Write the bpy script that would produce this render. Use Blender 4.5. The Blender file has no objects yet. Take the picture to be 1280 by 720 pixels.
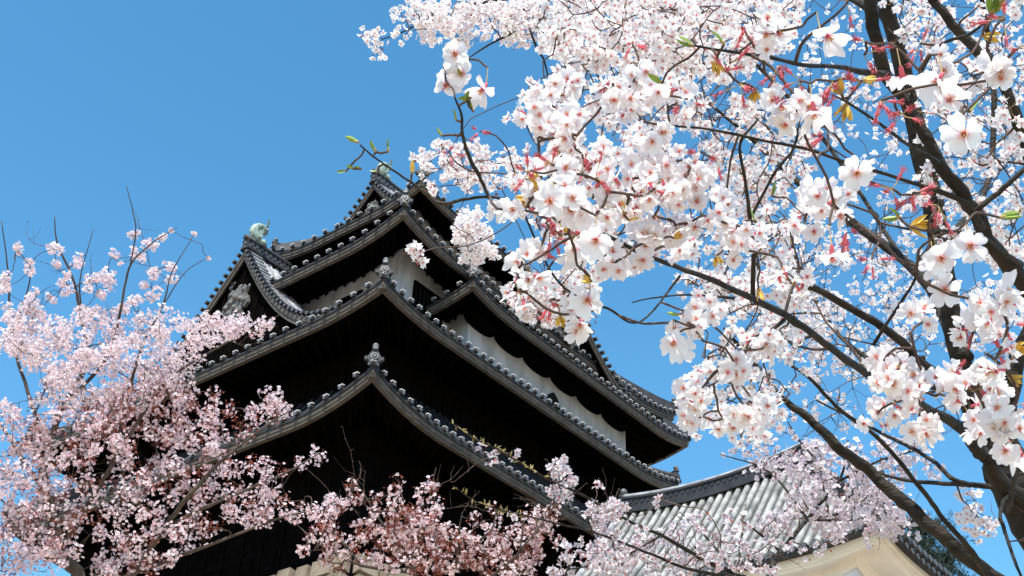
import bpy, math, random
import numpy as np
random.seed(7); rng = np.random.default_rng(7)
R = math.radians
scene = bpy.context.scene
col = scene.collection

# ------------------------------------------------------------------ camera, sky, sun, exposure
FPX, PITCH, ROLL, YAW = 1530.0, R(35.36), R(2.5), R(39.5)
CAM = np.array([0.0, 0.0, 1.6])
_F = np.array([math.cos(YAW)*math.cos(PITCH), math.sin(YAW)*math.cos(PITCH), math.sin(PITCH)])
_R = np.array([math.sin(YAW), -math.cos(YAW), 0.0]); _U = np.cross(_R, _F)
RT = math.cos(ROLL)*_R + math.sin(ROLL)*_U
UP = -math.sin(ROLL)*_R + math.cos(ROLL)*_U
cd = bpy.data.cameras.new('camera'); cam = bpy.data.objects.new('camera', cd); col.objects.link(cam)
cd.sensor_width = 36.0; cd.lens = FPX/1280*36.0; cd.clip_start = 0.05; cd.clip_end = 5000
from mathutils import Matrix, Vector
m = Matrix((tuple(RT), tuple(UP), tuple(-_F))).transposed()
cam.matrix_world = Matrix.Translation(Vector(CAM)) @ m.to_4x4()
scene.camera = cam

SUN_EL, SUN_AZ = R(57), R(212)          # azimuth counted from +X towards +Y
sdir = Vector((math.cos(SUN_EL)*math.cos(SUN_AZ), math.cos(SUN_EL)*math.sin(SUN_AZ), math.sin(SUN_EL)))
w = bpy.data.worlds.new('World'); scene.world = w; w.use_nodes = True
nt = w.node_tree; bg = nt.nodes['Background']
sky = nt.nodes.new('ShaderNodeTexSky'); sky.sky_type = 'NISHITA'; sky.sun_disc = False
sky.sun_elevation = SUN_EL; sky.sun_rotation = R(90) - SUN_AZ
sky.air_density = 1.0; sky.dust_density = 0.4; sky.ozone_density = 1.5; sky.altitude = 0
hs = nt.nodes.new('ShaderNodeHueSaturation'); hs.inputs['Saturation'].default_value = 1.28; hs.inputs['Hue'].default_value = 0.485
nt.links.new(sky.outputs[0], hs.inputs['Color']); nt.links.new(hs.outputs[0], bg.inputs[0]); bg.inputs[1].default_value = 0.15
sl = bpy.data.lights.new('sun', 'SUN'); sl.energy = 4.3; sl.angle = R(0.5); sl.color = (1.0, 0.96, 0.9)
so = bpy.data.objects.new('sun', sl); col.objects.link(so)
so.rotation_euler = sdir.to_track_quat('Z', 'Y').to_euler()
scene.view_settings.view_transform = 'Standard'; scene.view_settings.look = 'None'
scene.view_settings.exposure = 0.84; scene.view_settings.gamma = 1.0; scene.view_settings.use_curve_mapping = False
scene.cycles.max_bounces = 8; scene.cycles.transmission_bounces = 4

# ------------------------------------------------------------------ materials
def mat(name, color, rough=0.8, noise=None, bump=None, spec=0.3, metal=0.0, stretch=None):
    """noise=(scale, dark, light) multiplies the colour; bump=(scale, strength)"""
    M = bpy.data.materials.new(name); M.use_nodes = True
    t = M.node_tree; b = t.nodes['Principled BSDF']
    b.inputs['Base Color'].default_value = (*color, 1); b.inputs['Roughness'].default_value = rough
    b.inputs['Specular IOR Level'].default_value = spec; b.inputs['Metallic'].default_value = metal
    tc = t.nodes.new('ShaderNodeTexCoord'); vec = tc.outputs['Object']
    if stretch:
        mp = t.nodes.new('ShaderNodeMapping'); mp.inputs['Scale'].default_value = stretch
        t.links.new(vec, mp.inputs['Vector']); vec = mp.outputs[0]
    if noise:
        n = t.nodes.new('ShaderNodeTexNoise'); n.inputs['Scale'].default_value = noise[0]; n.inputs['Detail'].default_value = 6
        r = t.nodes.new('ShaderNodeValToRGB')
        r.color_ramp.elements[0].position = .3; r.color_ramp.elements[1].position = .7
        r.color_ramp.elements[0].color = (*[c*noise[1] for c in color], 1)
        r.color_ramp.elements[1].color = (*[min(1, c*noise[2]) for c in color], 1)
        t.links.new(vec, n.inputs['Vector']); t.links.new(n.outputs['Fac'], r.inputs[0])
        t.links.new(r.outputs[0], b.inputs['Base Color'])
    if bump:
        n2 = t.nodes.new('ShaderNodeTexNoise'); n2.inputs['Scale'].default_value = bump[0]; n2.inputs['Detail'].default_value = 5
        bp = t.nodes.new('ShaderNodeBump'); bp.inputs['Strength'].default_value = bump[1]; bp.inputs['Distance'].default_value = .02
        t.links.new(vec, n2.inputs['Vector']); t.links.new(n2.outputs['Fac'], bp.inputs['Height'])
        t.links.new(bp.outputs[0], b.inputs['Normal'])
    return M

def petal_mat(name, rim, core, trans=0.45, tintc=None, tint_amt=0.5):
    M = bpy.data.materials.new(name); M.use_nodes = True
    t = M.node_tree; t.nodes.remove(t.nodes['Principled BSDF']); out = t.nodes['Material Output']
    a = t.nodes.new('ShaderNodeAttribute'); a.attribute_name = 'rad'
    a2 = t.nodes.new('ShaderNodeAttribute'); a2.attribute_name = 'tint'
    rp = t.nodes.new('ShaderNodeValToRGB')
    e = rp.color_ramp.elements; e[0].position = 0.02; e[0].color = (*core, 1); e[1].position = .27; e[1].color = (*rim, 1)
    t.links.new(a.outputs['Fac'], rp.inputs[0])
    mx = t.nodes.new('ShaderNodeMix'); mx.data_type = 'RGBA'
    mx.inputs[7].default_value = (*(tintc or core), 1)
    mm = t.nodes.new('ShaderNodeMath'); mm.operation = 'MULTIPLY'; mm.inputs[1].default_value = tint_amt
    t.links.new(a2.outputs['Fac'], mm.inputs[0]); t.links.new(mm.outputs[0], mx.inputs[0])
    t.links.new(rp.outputs[0], mx.inputs[6])
    d = t.nodes.new('ShaderNodeBsdfDiffuse'); tr = t.nodes.new('ShaderNodeBsdfTranslucent')
    t.links.new(mx.outputs[2], d.inputs[0]); t.links.new(mx.outputs[2], tr.inputs[0])
    ms = t.nodes.new('ShaderNodeMixShader'); ms.inputs[0].default_value = trans
    t.links.new(d.outputs[0], ms.inputs[1]); t.links.new(tr.outputs[0], ms.inputs[2]); t.links.new(ms.outputs[0], out.inputs[0])
    return M

MT = {
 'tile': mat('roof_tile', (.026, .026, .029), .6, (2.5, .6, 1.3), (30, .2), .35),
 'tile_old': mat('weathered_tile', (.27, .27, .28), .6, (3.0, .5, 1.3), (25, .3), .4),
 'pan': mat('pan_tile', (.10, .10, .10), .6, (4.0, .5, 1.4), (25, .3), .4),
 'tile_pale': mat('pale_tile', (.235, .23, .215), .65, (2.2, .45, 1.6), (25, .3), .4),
 'cap': mat('tile_cap', (.09, .09, .092), .45, (6, .6, 1.3), None, .5),
 'seal_glint': mat('lime_seal_glint', (.62, .61, .59), .7, (8, .8, 1.1)),  # pale lime; as dashes on the eave tiles it paints sun glints
 'fascia': mat('fascia_board', (.085, .073, .062), .75, (3.0, .7, 1.25), (40, .3)),
 'wood': mat('black_board', (.0035, .003, .003), 1, (4, .6, 1.4), (20, .3), 0),
 'rafter': mat('rafter_wood', (.0045, .0035, .003), 1, (6, .6, 1.4), None, 0),
 'dark': mat('shutter_dark', (.008, .008, .009), .8, None, None, .1),
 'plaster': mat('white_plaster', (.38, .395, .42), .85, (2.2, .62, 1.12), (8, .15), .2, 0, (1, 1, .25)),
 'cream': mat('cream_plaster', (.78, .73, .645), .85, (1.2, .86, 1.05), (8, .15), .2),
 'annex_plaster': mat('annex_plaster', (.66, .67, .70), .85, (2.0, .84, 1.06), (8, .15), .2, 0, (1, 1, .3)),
 'copper': mat('verdigris', (.27, .35, .30), .6, (7, .4, 1.35), (22, .9), .4),
 'carve': mat('grey_carving', (.11, .105, .10), .7, (9, .5, 1.5), (25, .4)),
 'stone': mat('rampart_stone', (.17, .135, .095), .9, (1.1, .5, 1.4), (6, .6)),
 'bark': mat('cherry_bark', (.017, .013, .009), .8, (9, .4, 2.4), (16, 1.0), .3, 0, (1, 1, 3.2)),
 'twig': mat('cherry_twig', (.075, .048, .036), .8, (30, .6, 1.5), None, .3),
 'grey_bark': mat('grey_bark', (.085, .066, .054), .85, (8, .5, 1.5), (30, .6), .2),
 'bud': mat('spring_bud', (.62, .40, .07), .6, (60, .6, 1.4), None, .4),
 'bud_olive': mat('olive_bud', (.26, .21, .07), .6, (60, .6, 1.4), None, .4),
 'leaf': mat('young_leaf', (.20, .30, .05), .5, (40, .6, 1.4), None, .4),
 'russet': mat('russet_leaf', (.24, .07, .045), .7, (20, .6, 1.5), None, .2),
 'calyx': mat('calyx_red', (.55, .11, .135), .6, (45, .55, 1.7), None, .3),
 'stalk': mat('flower_stalk', (.36, .25, .10), .6, (40, .6, 1.4), None, .3),
 'anther': mat('anther', (.75, .52, .18), .6),
 'needle': mat('pine_needle', (.022, .036, .024), .7, (10, .5, 1.6), None, .2),
 'gravel': mat('gravel', (.38, .30, .21), .95, (4, .75, 1.2), (60, .5), .1),
 'white_petal': petal_mat('white_petal', (.92, .90, .895), (.88, .60, .63), .46, (.90, .74, .77), .3),
 'pink_petal': petal_mat('pink_petal', (.86, .76, .775), (.74, .42, .46), .38, (.74, .42, .46), .7),
 'rose_petal': petal_mat('rose_petal', (.86, .745, .75), (.66, .26, .28), .38, (.66, .32, .33), .6),
 'pale_petal': petal_mat('pale_petal', (.74, .70, .725), (.50, .28, .34), .38, (.60, .48, .55), .6),
}

# ------------------------------------------------------------------ helpers
def tag(o, label=None, cat=None, group=None, kind=None):
    if label: o['label'] = label
    if cat: o['category'] = cat
    if group: o['group'] = group
    if kind: o['kind'] = kind
    return o
def empty(name, loc=(0, 0, 0)):
    o = bpy.data.objects.new(name, None); col.objects.link(o); o.location = loc; o.empty_display_size = .3
    return o
def link(name, me, parent=None):
    o = bpy.data.objects.new(name, me); col.objects.link(o)
    if parent is not None:
        o.parent = parent
        if parent.type == 'EMPTY': o.matrix_parent_inverse = Matrix.Translation(-parent.location)
    return o

class MB:
    """collects faces, built as one mesh object"""
    def __init__(s): s.v = []; s.f = []; s.mi = []; s.mats = []; s.sm = []
    def m(s, name):
        if name not in s.mats: s.mats.append(name)
        return s.mats.index(name)
    def add(s, verts, faces, mt, smooth=False):
        o = len(s.v); k = s.m(mt)
        s.v.extend([tuple(map(float, p)) for p in verts])
        for f in faces: s.f.append([i+o for i in f]); s.mi.append(k); s.sm.append(smooth)
    def box(s, x0, x1, y0, y1, z0, z1, mt):
        V = [(x, y, z) for x in (x0, x1) for y in (y0, y1) for z in (z0, z1)]
        s.add(V, [(0, 1, 3, 2), (4, 6, 7, 5), (0, 4, 5, 1), (2, 3, 7, 6), (0, 2, 6, 4), (1, 5, 7, 3)], mt)
    def obox(s, c, ax, ay, az, mt):
        c, ax, ay, az = map(np.asarray, (c, ax, ay, az))
        V = [c+i*ax+j*ay+k*az for i in (-1, 1) for j in (-1, 1) for k in (-1, 1)]
        s.add(V, [(0, 1, 3, 2), (4, 6, 7, 5), (0, 4, 5, 1), (2, 3, 7, 6), (0, 2, 6, 4), (1, 5, 7, 3)], mt)
    def tube(s, pts, rad, mt, n=6, cap=True, smooth=True):
        pts = np.asarray(pts, float); k = len(pts)
        rad = np.full(k, rad, float) if np.isscalar(rad) else np.asarray(rad, float)
        T = np.gradient(pts, axis=0); T /= np.linalg.norm(T, axis=1)[:, None]+1e-12
        a = np.array([0, 0, 1.0]) if abs(T[0, 2]) < .9 else np.array([1.0, 0, 0])
        N = np.cross(T[0], a); N /= np.linalg.norm(N)
        ang = np.linspace(0, 2*np.pi, n, endpoint=False); V = []
        for i in range(k):
            N = N-T[i]*(N@T[i]); N /= np.linalg.norm(N)+1e-12; B = np.cross(T[i], N)
            V.append(pts[i]+rad[i]*(np.cos(ang)[:, None]*N+np.sin(ang)[:, None]*B))
        V = np.concatenate(V)
        F = [(i*n+j, i*n+(j+1) % n, (i+1)*n+(j+1) % n, (i+1)*n+j) for i in range(k-1) for j in range(n)]
        if cap: F += [tuple(range(n))[::-1], tuple((k-1)*n+j for j in range(n))]
        s.add(V, F, mt, smooth)
    def sweep(s, frames, prof, mt, closed=True, smooth=False):
        """frames: list of (origin, out, up); prof: list of (o,u) points"""
        n = len(prof); V = []
        for o, a, b in frames:
            for p in prof: V.append(np.asarray(o)+np.asarray(a)*p[0]+np.asarray(b)*p[1])
        r = n if closed else n-1
        F = [(i*n+j, i*n+(j+1) % n, (i+1)*n+(j+1) % n, (i+1)*n+j) for i in range(len(frames)-1) for j in range(r)]
        if closed: F += [tuple(range(n))[::-1], tuple((len(frames)-1)*n+j for j in range(n))]
        s.add(V, F, mt, smooth)
    def grid(s, P, mt, smooth=True):
        P = np.asarray(P); a, b = P.shape[:2]
        s.add(P.reshape(-1, 3), [(i*b+j, (i+1)*b+j, (i+1)*b+j+1, i*b+j+1) for i in range(a-1) for j in range(b-1)], mt, smooth)
    def disc(s, c, ax, r, h, mt, n=12):
        """short cylinder from c along ax (unit) by h"""
        c = np.asarray(c); ax = np.asarray(ax); s.tube([c, c+ax*h], r, mt, n, True, False)
    def ball(s, c, r, mt, nu=10, nv=7, sc=(1, 1, 1)):
        P = []
        for i in range(nv+1):
            th = math.pi*i/nv
            P.append([(c[0]+sc[0]*r*math.sin(th)*math.cos(2*math.pi*j/nu), c[1]+sc[1]*r*math.sin(th)*math.sin(2*math.pi*j/nu), c[2]+sc[2]*r*math.cos(th)) for j in range(nu+1)])
        s.grid(P, mt)
    def build(s, name, parent=None):
        me = bpy.data.meshes.new(name); me.from_pydata(s.v, [], s.f)
        for k in s.mats: me.materials.append(MT[k])
        me.polygons.foreach_set('material_index', s.mi); me.polygons.foreach_set('use_smooth', s.sm)
        me.update()
        return link(name, me, parent)

def at(px, py, D):
    d = _F + RT*((px-640)/FPX) - UP*((py-360)/FPX)
    return CAM + d/np.linalg.norm(d)*D

# ------------------------------------------------------------------ ground
g = MB(); P = []
for i in range(41):
    P.append([(-1500+i*75, -1500+j*75, 0) for j in range(41)])
g.grid(P, 'gravel', False); tag(g.build('ground'), kind='structure')

# ------------------------------------------------------------------ castle keep
keep = empty('castle_keep', (30, 32, 0))
tag(keep, 'black timber castle keep with tiers of upturned grey tiled roofs and white upper walls', 'castle')

def eave_z(zc, rise, L, s, length):
    d = min(s, length-s)
    return zc-rise+rise*max(0, 1-d/L)**2

def corner_ornament(parent, p, ax, k=1.0):
    """ogre-tile: shield with ring boss, scrolls and a ball on top; ax = outward unit (horizontal)"""
    b = MB(); p = np.asarray(p, float); ax = np.asarray(ax, float); z = np.array([0, 0, 1.0]); sd = np.cross(z, ax)
    prof = [(-.26, 0), (-.30, .16), (-.20, .30), (-.13, .44), (0, .50), (.13, .44), (.20, .30), (.30, .16), (.26, 0), (.10, .06), (-.10, .06)]
    n = len(prof)
    V = [p+sd*q[0]*k+z*q[1]*k+ax*o*k for o in (-.08, .08) for q in prof]
    F = [tuple(range(n))[::-1], tuple(range(n, 2*n))]+[(i, (i+1) % n, n+(i+1) % n, n+i) for i in range(n)]
    b.add(V, F, 'tile')
    c = p+z*.24*k+ax*.08*k
    b.disc(c, ax, .15*k, .05*k, 'cap', 14); b.disc(c+ax*.05*k, ax, .10*k, .012*k, 'tile', 14); b.disc(c+ax*.062*k, ax, .055*k, .012*k, 'cap', 10)
    for s in (-1, 1):
        b.tube([p+sd*s*.22*k+z*.05*k+ax*.06*k, p+sd*s*.31*k+z*.10*k+ax*.05*k, p+sd*s*.32*k+z*.22*k+ax*.03*k, p+sd*s*.27*k+z*.27*k], [.06*k, .06*k, .045*k, .03*k], 'tile', 6)
    b.tube([p+z*.46*k-ax*.25*k, p+z*.56*k-ax*.02*k, p+z*.60*k+ax*.10*k], [.11*k, .11*k, .12*k], 'tile', 10)
    b.disc(p+z*.60*k+ax*.10*k, ax, .085*k, .015*k, 'cap', 10)
    b.ball(p+z*.74*k-ax*.03*k, .12*k, 'cap')
    return b.build('corner_ornament', parent)

def skirt_roof(parent, rect, zc, rise, L, inner, zin, wall, pitch=(.42, .62), sides='flbr', name='eave_roof', fh=.24):
    """hipped skirt roof. rect/inner/wall=(x0,x1,y0,y1); f=front(y0) l=left(x0) b=back r=right"""
    x0, x1, y0, y1 = rect; a0, a1, b0, b1 = inner; w0, w1, v0, v1 = wall
    S = {'f': ((x0, y0), (x1, y0), (a0, b0), (a1, b0), (0, -1), (w0, v0), (w1, v0), pitch[0]),
         'r': ((x1, y0), (x1, y1), (a1, b0), (a1, b1), (1, 0), (w1, v0), (w1, v1), .5),
         'b': ((x1, y1), (x0, y1), (a1, b1), (a0, b1), (0, 1), (w1, v1), (w0, v1), .5),
         'l': ((x0, y1), (x0, y0), (a0, b1), (a0, b0), (-1, 0), (w0, v1), (w0, v0), pitch[1])}
    surf, fas, tips, sof = MB(), MB(), MB(), MB()
    Z = np.array([0, 0, 1.0])
    for k in sides:
        p, q, ip, iq, od, wp, wq, pt = S[k]
        p, q, ip, iq, wp, wq = [np.array(t, float) for t in (p, q, ip, iq, wp, wq)]; od3 = np.array([*od, 0.0])
        ln = np.linalg.norm(q-p); n = max(4, int(round(ln/pt))); nf = n*2
        E = lambda u: np.array([*(p+(q-p)*u), eave_z(zc, rise, L, u*ln, ln)])
        I = lambda u: np.array([*(ip+(iq-ip)*u), zin])
        prof = lambda u, v: np.array([*(E(u)[:2]+(I(u)[:2]-E(u)[:2])*v), E(u)[2]+(zin-E(u)[2])*(v**1.22)])
        surf.grid([[prof(i/nf, j/6) for j in range(7)] for i in range(nf+1)], 'tile')
        for i in range(n+1):                                    # cover-tile ribs and their round ends
            u = min(max(i/n, .002), .998)
            pts = [prof(u, j/5)+Z*.03 for j in range(6)]
            surf.tube(pts, .078, 'tile', 6, False)
            e = E(u)+od3*(.02+rng.normal(0, .012))+Z*(.045+rng.normal(0, .008))
            tips.tube([e-od3*.10, e+od3*.10], .080, 'tile', 9, True, False)
            tips.tube([e+od3*.10, e+od3*.125], .064, 'cap', 9, True, False)
            t = (q-p)/ln; t3 = np.array([*t, 0.0])
            tips.obox(e+od3*.05+Z*.098, t3*min(.10, pt*.19), od3*.05, Z*.013, 'seal_glint')  # pale lime dash: sun glint on the tile top, put into the colour
        # fascia: two-step board under the tile edge
        fr = [(E(i/nf), od3, Z) for i in range(nf+1)]
        tips.sweep(fr, [(-.25, -.02), (.03, -.02), (.03, -.10), (-.25, -.10)], 'tile')
        fas.sweep(fr, [(-.20, -.103), (-.01, -.103), (-.01, -.10-fh*.55), (-.045, -.10-fh*.62), (-.045, -.10-fh), (-.20, -.10-fh)], 'fascia')
        # soffit and rafters
        def sp(u, v):
            e = E(u); wpt = wp+(wq-wp)*u
            ez = e[2]-.10-fh*.85; xy = e[:2]-np.array(od)*.19
            return np.array([*(xy+(wpt-xy)*v), ez+v*(.40 if rise > 0 else .3)])
        sof.grid([[sp(i/nf, j/2) for j in range(3)] for i in range(nf+1)], 'wood', False)
        nr = int(ln/.55)
        for i in range(1, nr):
            u = i/nr; A, B = sp(u, .02), sp(u, 1.0); d = (B-A)/2; t3 = np.array([*((q-p)/ln), 0.0])
            sof.obox((A+B)/2-Z*.065, d, t3*.06, Z*.055, 'rafter')
    rf = surf.build(name, parent)
    fas.build('fascia', rf); tips.build('tile_edge', rf); sof.build('soffit', rf)
    # hip ridges and corner ornaments
    cs = {'fl': ((x0, y0), (a0, b0)), 'fr': ((x1, y0), (a1, b0)), 'bl': ((x0, y1), (a0, b1))}
    for key, (c, i) in cs.items():
        hp = MB(); c = np.array([*c, zc+.06]); i = np.array([*i, zin]); d = i-c; dh = np.array([d[0], d[1], 0]); dh /= np.linalg.norm(dh)
        pts = [c+dh*.05+(i-c-dh*.05)*np.array([t, t, t**1.22]) for t in np.linspace(0.0, 1, 8)]
        sd = np.cross(Z, dh)
        hp.sweep([(q_+Z*.0, sd, Z) for q_ in pts], [(-.13, 0), (.13, 0), (.13, .30), (-.13, .30)], 'tile')
        hp.tube([q_+Z*.33 for q_ in pts], .11, 'tile', 8)
        hp.build('hip_ridge', rf); corner_ornament(rf, c-dh*.02+Z*.02, -dh, .84)
    return rf

def fish_ornament(parent, p, fwd, k=1.0):
    """copper roof fish: head down on the ridge end, body arching up, tail curling over; fwd = unit pointing out of the gable"""
    b = MB(); p = np.asarray(p, float); f = np.asarray(fwd, float); z = np.array([0, 0, 1.0]); s = np.cross(z, f)
    pts = [(-.32, .10), (-.05, .16), (.20, .30), (.30, .55), (.22, .80), (.02, .98), (-.20, 1.06), (-.36, .98), (-.42, .80)]
    rad = [.14, .22, .24, .22, .19, .155, .12, .08, .04]
    b.tube([p+f*q[0]*k+z*q[1]*k for q in pts], [r*k for r in rad], 'copper', 10)
    b.ball(p-f*.20*k+z*.12*k, .25*k, 'copper', 12, 8, (1.1, 1.1, .85))                              # head
    for sd in (-1, 1):                                                                              # eyes, side fins, whiskers
        b.ball(p-f*.22*k+s*sd*.19*k+z*.24*k, .06*k, 'copper', 8, 6)
        fin = [(0, 0), (.22, .10), (.40, .30), (.34, .05), (.46, -.02), (.30, -.10), (.36, -.24), (.10, -.14)]
        c = p+f*.12*k+z*.30*k+s*sd*.18*k
        V = [c+s*sd*q[0]*k+z*q[1]*k+f*(o+.10*q[0])*k for o in (-.03, .03) for q in fin]; n = len(fin)
        b.add(V, [tuple(range(n))[::-1], tuple(range(n, 2*n))]+[(i, (i+1) % n, n+(i+1) % n, n+i) for i in range(n)], 'copper')
    tail = [(0, 0), (.16, .22), (.36, .36), (.22, .10), (.48, .14), (.24, -.04), (.40, -.22), (.14, -.14), (.02, -.34), (-.10, -.12)]
    c = p-f*.34*k+z*.98*k; n = len(tail)
    for rot in (-.5, .5):
        u = s*math.cos(rot)+f*math.sin(rot)
        V = [c+u*q[0]*k*(1 if rot > 0 else -1)+z*q[1]*k+np.cross(u, z)*o*k for o in (-.035, .035) for q in tail]
        b.add(V, [tuple(range(n))[::-1], tuple(range(n, 2*n))]+[(i, (i+1) % n, n+(i+1) % n, n+i) for i in range(n)], 'copper')
    for i in range(6):                                                                              # dorsal spikes
        a = np.array(pts[2+i if 2+i < 8 else 7]); q = p+f*(a[0]+.20-.05*i)*k+z*(a[1]+.05)*k
        b.tube([q-f*.05*k, q+f*.10*k+z*.07*k], [.06*k, .005*k], 'copper', 5)
    return b.build('fish_ornament', parent)

def gable_roof(parent, axis, plane, cen, hw, za, zf, depth, pw=1.28, ribs='tile', pendant=1.0, flare=1.0, board=.42, wallmat='wood', fish=0, name='gable_roof', pr=None, wd=.22):
    """gable facing -X (axis 'l', plane = x) or -Y (axis 'f', plane = y); cen along the other axis"""
    Z = np.array([0, 0, 1.0])
    if axis == 'l': O = lambda s, d, z: np.array([plane+d, cen+s, z]); sv = np.array([0, 1.0, 0]); dv = np.array([1.0, 0, 0])
    else: O = lambda s, d, z: np.array([cen+s, plane+d, z]); sv = np.array([1.0, 0, 0]); dv = np.array([0, 1.0, 0])
    pr = pr or pw                                                          # the slope towards -s may be more concave
    h = lambda t, sg=1: zf+(za-zf)*(1-t)**(pw if sg > 0 else pr) if t <= 1 else zf-(t-1)*hw*.22
    surf = MB(); ts = np.linspace(0, flare, 15)
    for sg in (-1, 1):
        surf.grid([[O(sg*t*hw, d, h(t, sg)) for t in ts] for d in (0, depth)], ribs)
        surf.grid([[O(sg*t*hw, d, h(t, sg)-.30) for t in ts] for d in (0.05, depth)], 'wood')
        nr = int(depth/.36)
        for i in range(nr+1):
            d = .12+i*.36
            surf.tube([O(sg*t*hw, d, h(t, sg)+.03) for t in ts], .085, ribs, 6, False)
    rf = surf.build(name, parent)
    # verge: small tile ends marching down the edge, two descending ridges
    vg = MB(); brd = MB()
    for sg in (-1, 1):
        fine = np.linspace(0, flare, 60); P = np.array([O(sg*t*hw, 0, h(t, sg)) for t in fine])
        dl = np.r_[0, np.cumsum(np.linalg.norm(np.diff(P, axis=0), axis=1))]; n = int(dl[-1]/.32)
        for i in range(n+1):
            t = np.interp(i*.32, dl, fine); c = O(sg*t*hw, 0, h(t, sg)); c2 = O(sg*(t+.01)*hw, 0, h(t+.01, sg)); tg = (c2-c)/np.linalg.norm(c2-c); nr_ = np.cross(tg, dv)*(1 if sg > 0 else -1)
            if nr_[2] < 0: nr_ = -nr_
            vg.tube([c-dv*.16+nr_*.09, c+dv*.05+nr_*.09], .085, 'tile', 8, True, False); vg.tube([c+dv*.05+nr_*.09, c+dv*.60+nr_*.13], .085, ribs, 8, True, False)
            vg.tube([c-dv*.18+nr_*.09, c-dv*.16+nr_*.09], .065, 'cap', 8, True, False)
        for dd, rr in ((.72, .15), (1.15, .15)):
            vg.tube([O(sg*t*hw, dd, h(t, sg)+.16) for t in ts[1:]], rr, ribs, 8)
            vg.sweep([(O(sg*t*hw, dd, h(t, sg)), dv, Z) for t in ts[1:]], [(-.12, 0), (.12, 0), (.12, .12), (-.12, .12)], ribs)
        bt = np.linspace(0, min(flare, 1.06), 16)
        fr = [(O(sg*t*hw, 0, h(t, sg)), dv, Z) for t in bt]
        brd.sweep(fr, [(-.06, -.04), (.02, -.04), (.02, -board*.55), (-.06, -board*.55)], 'fascia')
        brd.sweep(fr, [(-.015, -board*.555), (.06, -board*.555), (.06, -board), (-.015, -board)], 'fascia')
    vg.build('verge_tiles', rf); brd.build('barge_board', rf)
    wl = MB(); wt = np.linspace(-1, 1, 31)
    wl.grid([[O(t*hw*.97, wd, zf-.6+(max(zf-.55, h(abs(t), t)-.25)-zf+.6)*k) for t in wt] for k in (0, 1)], wallmat, False)
    if wallmat == 'wood':
        for i in range(-9, 10):
            t = i/10; wl.box(*(sorted((O(t*hw-.05, .16, 0)[0], O(t*hw+.05, .215, 0)[0]))), *(sorted((O(t*hw-.05, .16, 0)[1], O(t*hw+.05, .215, 0)[1]))), zf-.6, max(zf-.5, h(abs(t), t)-.35), 'rafter')
    wl.build('gable_wall', rf)
    if pendant:
        c = MB(); k = pendant
        prof = [(0, .05), (.20, -.02), (.34, .06), (.50, -.05), (.46, -.26), (.62, -.36), (.72, -.60), (.55, -.74), (.42, -.62), (.40, -.90), (.22, -1.10), (.10, -1.00), (0, -1.28)]
        prof = prof+[(-a, b) for a, b in prof[-2:0:-1]]; n = len(prof); zz = za-board*1.15-.95*k
        V = [O(a*k*.72, d, zz+b*k) for d in (-.02, .11) for a, b in prof]
        c.add(V, [tuple(range(n))[::-1], tuple(range(n, 2*n))]+[(i, (i+1) % n, n+(i+1) % n, n+i) for i in range(n)], 'carve')
        for a, b, r in ((0, -.30, .15), (.26, -.42, .13), (-.26, -.42, .13), (.50, -.52, .12), (-.50, -.52, .12), (.22, -.78, .13), (-.22, -.78, .13), (0, -.98, .11), (0, -.62, .12), (.36, -.14, .09), (-.36, -.14, .09)):
            q = O(a*k*.72, -.025, zz+b*k); c.ball(q, r*k*.72, 'carve', 8, 6)
        c.build('gable_carving', rf)
    # main ridge
    rd = MB()
    for q0, q1, ww in ((0, .10, .24), (.10, .42, .17), (.42, .50, .22)):
        lo, hi = O(-ww, -.1, za+q0), O(ww, depth, za+q1)
        rd.box(min(lo[0], hi[0]), max(lo[0], hi[0]), min(lo[1], hi[1]), max(lo[1], hi[1]), lo[2], hi[2], 'tile')
    rd.tube([O(0, -.18, za+.58), O(0, depth, za+.58)], .13, 'tile', 9)
    for sg in (-1, 1):
        for i in range(int(depth/.24)):
            for zz in (.18, .33): rd.disc(O(sg*.17, i*.24+(.12 if zz > .3 else 0), za+zz), sv*sg, .085, .02, 'cap', 7)
    rr = rd.build('main_ridge', rf)
    corner_ornament(rf, O(0, -.12, za-.05), -dv, .5)
    if fish: fish_ornament(rf, O(0, .45, za+.6), -dv, fish)
    return rf

C3 = (21.76, 23.21, 24.16)
R3 = (21.76, 39.2, 23.21, 42.6); R4 = R3
R2 = (23.55, 41.5, 24.51, 33.6); R1 = (25.28, 35.2, 25.51, 33.8)
RB = (26.80, 41.6, 23.91, 30.0)
W34 = (23.9, 37.2, 25.35, 40.6)
# walls
wl = MB()
def wall_box(x0, x1, y0, y1, z0, z1, mt): wl.box(x0, x1, y0, y1, z0, z1, mt)
def storey(r, z0, z1, mt, boards=False, name='storey_wall'):
    b = MB(); b.box(r[0], r[1], r[2], r[3], z0, z1, mt)
    if boards:
        for z in np.arange(z0+.3, z1, .34): b.box(r[0]-.03, r[1]+.03, r[2]-.03, r[3]+.03, z, z+.02, 'rafter')
        for x in np.arange(r[0]+.5, r[1], .95): b.box(x, x+.08, r[2]-.05, r[2], z0, z1, 'rafter')
        for y in np.arange(r[2]+.5, r[3], .95): b.box(r[0]-.05, r[0], y, y+.08, z0, z1, 'rafter')
    return b.build(name, keep)
storey(W34, 15.7, 21.05, 'wood', True); storey((W34[0]+.02, W34[1]-.02, W34[2]+.02, W34[3]-.02), 21.05, 24.35, 'wood', True)
W2 = (25.35, 40.2, 26.20, 34.0); W1 = (26.7, 34.2, 27.0, 32.6)
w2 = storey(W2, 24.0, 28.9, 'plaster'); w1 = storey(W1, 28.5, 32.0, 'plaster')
WB = (28.2, 38.62, 25.25, 29.0); wb = storey(WB, 24.2, 27.35, 'plaster', name='bay_wall')

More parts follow.
